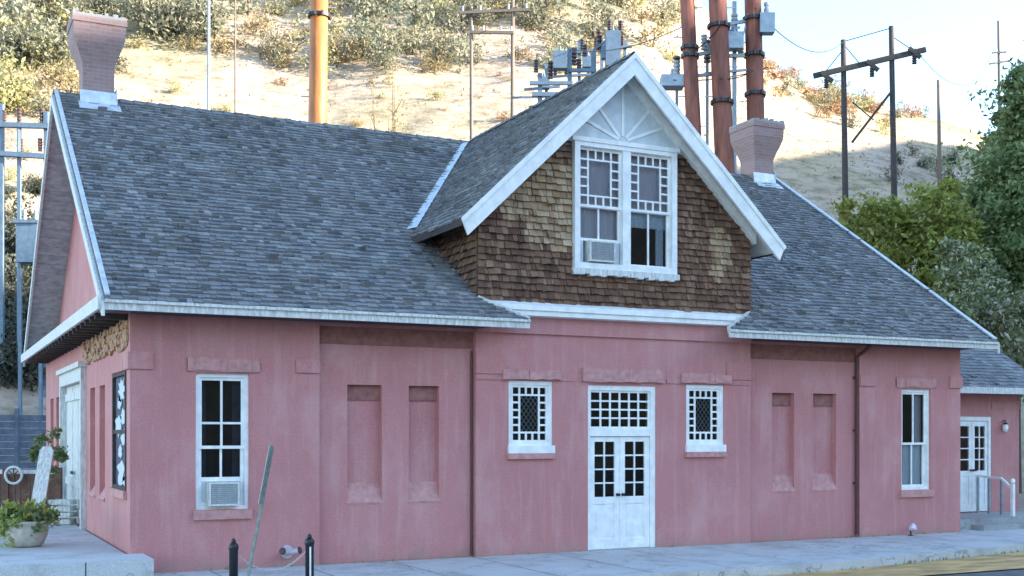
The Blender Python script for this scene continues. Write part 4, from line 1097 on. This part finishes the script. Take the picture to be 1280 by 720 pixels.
def wire(label, A, B, sag, r=.018):
    A, B = Vector(A), Vector(B); b = MB(); b.tube([A.lerp(B, t / 14) - Vector((0, 0, sag * 4 * (t / 14) * (1 - t / 14))) for t in range(15)], r, 5)
    tag(b.build('power_line', 'black_iron', None, False, A), label, 'wire')
wire('thin wire from the first rust pole down to the frame left of the dormer', V(860, 30, 36), V(712, 62, 48), .35)
wire('slack wire between the first and the middle rust pole', V(862, 66, 35.8), V(900, 32, 35.7), .12)
wire('wire running from the middle rust pole across to the pole behind the chimney', V(900, 98, 35.7), V(942, 88, 36), .1)
wire('long wire from the rust pole behind the chimney to the twin pole frame', V(944, 10, 36.2), V(1054, 52, 60), .9)
wire('long upper wire from the twin pole frame towards the distant skyline pole', V(1143, 60, 59.6), V(1240, 66, 118), 2.5)
wire('wire sagging from the left twin pole crossarm to the frame by the dormer', V(660, 12, 58), V(770, 40, 48), .9)
wire('high wire crossing between the crossarms of the twin utility poles', V(574, 14, 57.8), V(641, 2, 58), .5)
wire('low wire crossing in front of the three rust poles', V(842, 100, 36), V(960, 84, 37), .15)
for px, y, lab in ((846, 98, 'brown post insulator standing left of the first rust pole'), (884, 78, 'brown post insulator between the first and the middle rust pole')):
    p = V(px, y, 37.5); t = thing('post_insulator', (p.x, p.y, -.3), lab, 'insulator')
    b = MB(); b.beam((p.x, p.y, -.3), p, .09, .09, RT); b.build('support', 'galv', t); b = MB(); insul(b, p, .75, .12, 6); b.build('insulator', 'insulator', t)

# ================================================================== STREET FURNITURE
def bollard(px, d, h, label, stripe):
    p = W((px - 640) / 1480 * d, d, 0); t = thing('bollard', p, label, 'bollard', 'black bollards on the sidewalk')
    b = MB(); b.tube([p, p + Vector((0, 0, h - .10)), p + Vector((0, 0, h - .09)), p + Vector((0, 0, h - .04)), p + Vector((0, 0, h - .01)), p + Vector((0, 0, h))], [.062, .062, .07, .07, .05, .02], 16); b.build('post', 'black_iron', t, True)
    b = MB(); b.tube([p + Vector((0, 0, h - .02)), p + Vector((0, 0, h + .03)), p + Vector((0, 0, h + .06))], [.03, .035, .012], 10); b.build('finial', 'black_iron', t, True)
    b = MB(); b.tube([p + Vector((0, 0, .0)), p + Vector((0, 0, .03))], [.12, .10], 16); b.build('base_flange', 'black_iron', t)
    if stripe:
        b = MB(); q = p - FW * .066 + RT * .022; b.beam(q + Vector((0, 0, .05)), q + Vector((0, 0, h - .12)), .022, .012, FW); b.build('reflective_strip', 'white_paint', t)
    return p
p1 = bollard(292, 16.4, .64, 'plain black iron bollard in front of the left window', False)
p2 = bollard(387, 16.9, .66, 'black bollard with a pale vertical strip left of the blind niches', True)
b = MB(); n = 34; prev = None
a_p, b_p = p1 + Vector((0, 0, .53)), p2 + Vector((0, 0, .53))
for i in range(n):
    t = (i + .5) / n; c = a_p.lerp(b_p, t) - Vector((0, 0, .30 * 4 * t * (1 - t))); tn = a_p.lerp(b_p, t + .02) - Vector((0, 0, .30 * 4 * (t + .02) * (1 - t - .02))) - c
    tn.normalize(); sd = tn.cross(Vector((0, 0, 1))).normalized() if i % 2 else tn.cross(tn.cross(Vector((0, 0, 1)))).normalized()
    ring = [c + tn * (.024 * math.cos(k * math.pi / 4)) + sd * (.013 * math.sin(k * math.pi / 4)) for k in range(9)]; b.tube(ring, .0045, 5, False)
tag(b.build('chain', 'pale_brass', None, False, a_p), 'pale sagging chain strung between the two black bollards', 'chain')
# leaning sign seen edge on
g0 = W((307 - 640) / 1480 * 16.3, 16.3, 0); tp = V(341, 558, 16.3)
t = thing('sign_post', g0, 'thin leaning grey green sign post with its plate seen edge on', 'sign')
b = MB(); b.beam(g0, tp, .035, .05, FW); b.build('post', 'post_green', t)
ax = (tp - g0).normalized(); q0 = g0.lerp(tp, .60); q1 = g0.lerp(tp, 1.0) + ax * .03
ed = (FW * .99 - RT * .12).normalized(); sd = ax.cross(ed).normalized()
b = MB(); b.prism([q0 - ed * .15 + sd * .03, q0 + ed * .15 + sd * .03, q1 + ed * .15 + sd * .03, q1 - ed * .15 + sd * .03], sd * .012); b.build('sign_plate', 'sign_grey', t)
# fire department connection on the wall
fc = Vector((-6.35, -.12, .24)); t = thing('fire_connection', Vector((-6.35, -.005, .24)), 'small pale twin inlet fire pipe low on the pink wall between the bollards', 'pipe fitting')
b = MB(); b.tube([fc + Vector((0, .115, 0)), fc + Vector((0, -.02, 0))], [.06, .06], 12); b.tube([fc + Vector((0, .112, 0)), fc + Vector((0, .09, 0))], .11, 16); b.build('pipe', 'pale_brass', t)
for s in (-1, 1):
    b = MB(); a = fc + Vector((0, -.02, 0)); e = a + Vector((s * .11, -.09, .03)); b.tube([a, e, e + (e - a).normalized() * .03], [.045, .05, .055], 12); i_ = b.build('inlet', 'pale_brass', t)
    b = MB(); u = (e - a).normalized(); b.tube([e + u * .031, e + u * .06], [.062, .05], 12); b.build('inlet_cap', 'dark_pipe', i_)
# ground spotlight
sp = Vector((7.0, -.22, .0)); t = thing('spotlight', sp, 'small pale spotlight at the foot of the wall below the right window', 'spotlight')
b = MB(); b.tube([sp + Vector((0, 0, 0)), sp + Vector((0, 0, .10))], .018, 8); b.tube([sp, sp + Vector((0, 0, .012))], .06, 12); b.build('stake', 'black_iron', t)
b = MB(); b.tube([sp + Vector((-.02, .05, .12)), sp + Vector((.0, -.02, .16)), sp + Vector((.01, -.09, .20)), sp + Vector((.012, -.10, .205))], [.04, .075, .085, .07], 14); b.build('lamp_head', 'pale_brass', t, True)

# ---- left yard
b = MB(); b.box(-40, -8.6, -.95, -.0, -.3, .315); b.box(-40, L - .06, .0, 16, -.3, .312)
pl = tag(b.build('platform', 'concrete'), 'raised pale concrete platform beside the left end of the depot', 'platform')
pl['kind'] = 'structure'
b = MB()
for x in (-9.55, -11.1, -12.7): b.box(x, x + .015, -.955, -.948, -.02, .31)
b.build('platform_joint', 'soil', pl)
pc = Vector((-10.1, 2.0, .315)); t = thing('planter', pc, 'round pale stone pot on the platform full of green plants and yellow flowers', 'planter')
b = MB(); prof = [(.20, 0), (.25, .03), (.31, .16), (.335, .28), (.325, .36), (.35, .385), (.35, .42), (.30, .42), (.28, .36)]
b.tube([pc + Vector((0, 0, z)) for r, z in prof], [r for r, z in prof], 28); b.build('pot', 'pot_stone', t, True)
Rp = random.Random(5); b = MB(); leaf_cloud(b, pc + Vector((0, 0, .50)), (.40, .40, .20), 26, 26, .055, Rp, .2, 1, .5); leaf_cloud(b, pc + Vector((-.32, -.1, .30)), (.16, .16, .26), 8, 20, .05, Rp, .2, 1, .5); b.build('foliage', 'leaf_lime', t)
b = MB(); leaf_cloud(b, pc + Vector((0, 0, .42)), (.40, .40, .22), 24, 26, .06, Rp, .1, 1, .5); b.build('dark_foliage', 'leaf_dark', t)
b = MB(); leaf_cloud(b, pc + Vector((0, -.05, .52)), (.40, .35, .20), 16, 5, .028, Rp, .6, 1, .12); b.build('blossom', 'petal', t)
# white board leaning on the rail
b0 = V(41, 650, 22.0); b0.z = .315; b1 = V(58, 563, 22.6)
t = thing('leaning_board', b0, 'white painted board leaning against the timber rail behind the planter', 'board')
ax = (b1 - b0).normalized(); sd = RT; b = MB()
nr = ax.cross(sd).normalized(); wd = .13
b.prism([b0 - sd * wd, b0 + sd * wd, b1 + sd * wd, b1 + sd * wd * .6 + ax * .08, b1 - sd * wd * .6 + ax * .08, b1 - sd * wd], nr * .03); b.build('board', 'worn_white', t)
b = MB(); b.beam(b0.lerp(b1, .2) + nr * .045, b0.lerp(b1, .2) + nr * .045 + sd * .12, .02, .05); b.build('batten', 'grey_board', t)
# timber rail with wheel ornament
rb = V(-60, 590, 24.5); re = V(76, 588, 24.5); rb.z = re.z = 1.36
fn = thing('rail_fence', Vector((rb.x, rb.y, .315)), 'low timber fence with a white top rail and brown slats beside the depot end', 'fence')
b = MB(); b.beam(rb, re, .10, .08); b.build('top_rail', 'worn_white', fn)
b = MB(); nsl = 22
for i in range(nsl):
    c = rb.lerp(re, (i + .5) / nsl); b.beam((c.x, c.y, .36), (c.x, c.y, 1.31), .07 + .03 * (i % 3), .03, FW)
b.build('slats', 'brown_board', fn)
for q in (0.02, .5, .98):
    c = rb.lerp(re, q); b = MB(); b.beam((c.x, c.y, .3), (c.x, c.y, 1.45), .12, .12, FW); b.build('fence_post', 'brown_board', fn)
wc = V(17, 594, 24.3); t = thing('wagon_wheel', wc - Vector((0, 0, .17)), 'small pale wagon wheel fixed to the white fence rail', 'wheel')
b = MB(); b.tube([wc + RT * (.17 * math.cos(a * math.pi / 10)) + Vector((0, 0, .17 * math.sin(a * math.pi / 10))) for a in range(21)], .028, 8, False); b.build('rim', 'worn_white', t, True)
b = MB()
for a in range(8): b.beam(wc, wc + RT * (.16 * math.cos(a * math.pi / 4)) + Vector((0, 0, .16 * math.sin(a * math.pi / 4))), .02, .02, FW)
b.tube([wc - FW * .04, wc + FW * .04], .035, 10); b.build('spokes', 'brown_board', t)
# dark potted shrub behind the board, pale crate, weathered fence
crown_tree('potted_shrub', 62, 23.2, 540, 600, 34, 'leaf_dark', 'small dark shrub behind the leaning white board', 'shrub', 31, clumps=26, per=30, leaf=.04, r0=.03)
kx = V(78, 640, 24.0); kx.z = .315; t = thing('crate', kx, 'small pale crate on the platform left of the freight door', 'crate')
b = MB()
for i in range(4):
    for s in (-1, 1): b.beam(kx + RT * -.22 + FW * (s * .18) + Vector((0, 0, .06 + i * .13)), kx + RT * .22 + FW * (s * .18) + Vector((0, 0, .06 + i * .13)), .02, .10)
    for s in (-1, 1): b.beam(kx + RT * (s * .21) - FW * .17 + Vector((0, 0, .06 + i * .13)), kx + RT * (s * .21) + FW * .17 + Vector((0, 0, .06 + i * .13)), .02, .10)
b.build('slats', 'worn_white', t)
fb, fe = V(-80, 580, 36), V(70, 580, 38.5)
fn = thing('plank_fence', Vector((fb.x, fb.y, -.3)), 'tall blue grey plank fence behind the yard at the far left', 'fence')
b = MB()
for i in range(14):
    z = -.25 + i * .215; b.beam(Vector((fb.x, fb.y, z + .1)), Vector((fe.x, fe.y, z + .1)), .03, .20)
b.build('planks', 'blue_board', fn)
for q in (0, .33, .66, 1):
    c = fb.lerp(fe, q); b = MB(); b.beam((c.x, c.y, -.3), (c.x, c.y, 2.95), .12, .12, FW); b.build('fence_post', 'blue_board', fn)

# ================================================================== LIGHT, SKY, CAMERA
to_sun = (RT * .985 + FW * -.174).normalized() * math.cos(math.radians(15)) + Vector((0, 0, math.sin(math.radians(15))))
ld = bpy.data.lights.new('sun', 'SUN'); ld.energy = 5.0; ld.angle = math.radians(.5); ld.color = (1.0, .90, .76)
lo = bpy.data.objects.new('sun', ld); COL.objects.link(lo); lo.rotation_euler = to_sun.to_track_quat('Z', 'Y').to_euler(); lo.location = (0, -30, 60)
wd = bpy.data.worlds.new('World'); SC.world = wd; wd.use_nodes = True; nt = wd.node_tree
sk = nt.nodes.new('ShaderNodeTexSky'); sk.sky_type = 'NISHITA'; sk.sun_disc = False
sk.sun_elevation = math.radians(15); sk.sun_rotation = math.atan2(to_sun.x, to_sun.y); sk.air_density = 1.0; sk.dust_density = .2; sk.ozone_density = 1.9
bg = nt.nodes['Background']; bg.inputs[1].default_value = .15; nt.links.new(sk.outputs[0], bg.inputs[0])
SC.view_settings.view_transform = 'Standard'; SC.view_settings.look = 'None'; SC.view_settings.gamma = 1; SC.view_settings.exposure = 2.32
cd = bpy.data.cameras.new('camera'); cd.sensor_width = 36; cd.lens = 1480 / 1280 * 36; cd.shift_y = 182 / 1280; cd.clip_end = 6000; cd.clip_start = .1
co = bpy.data.objects.new('camera', cd); COL.objects.link(co); co.location = CAM
co.rotation_euler = (math.radians(90), 0, -math.atan2(.4469, .8946)); SC.camera = co
SC.cycles.max_bounces = 6; SC.cycles.transparent_max_bounces = 8
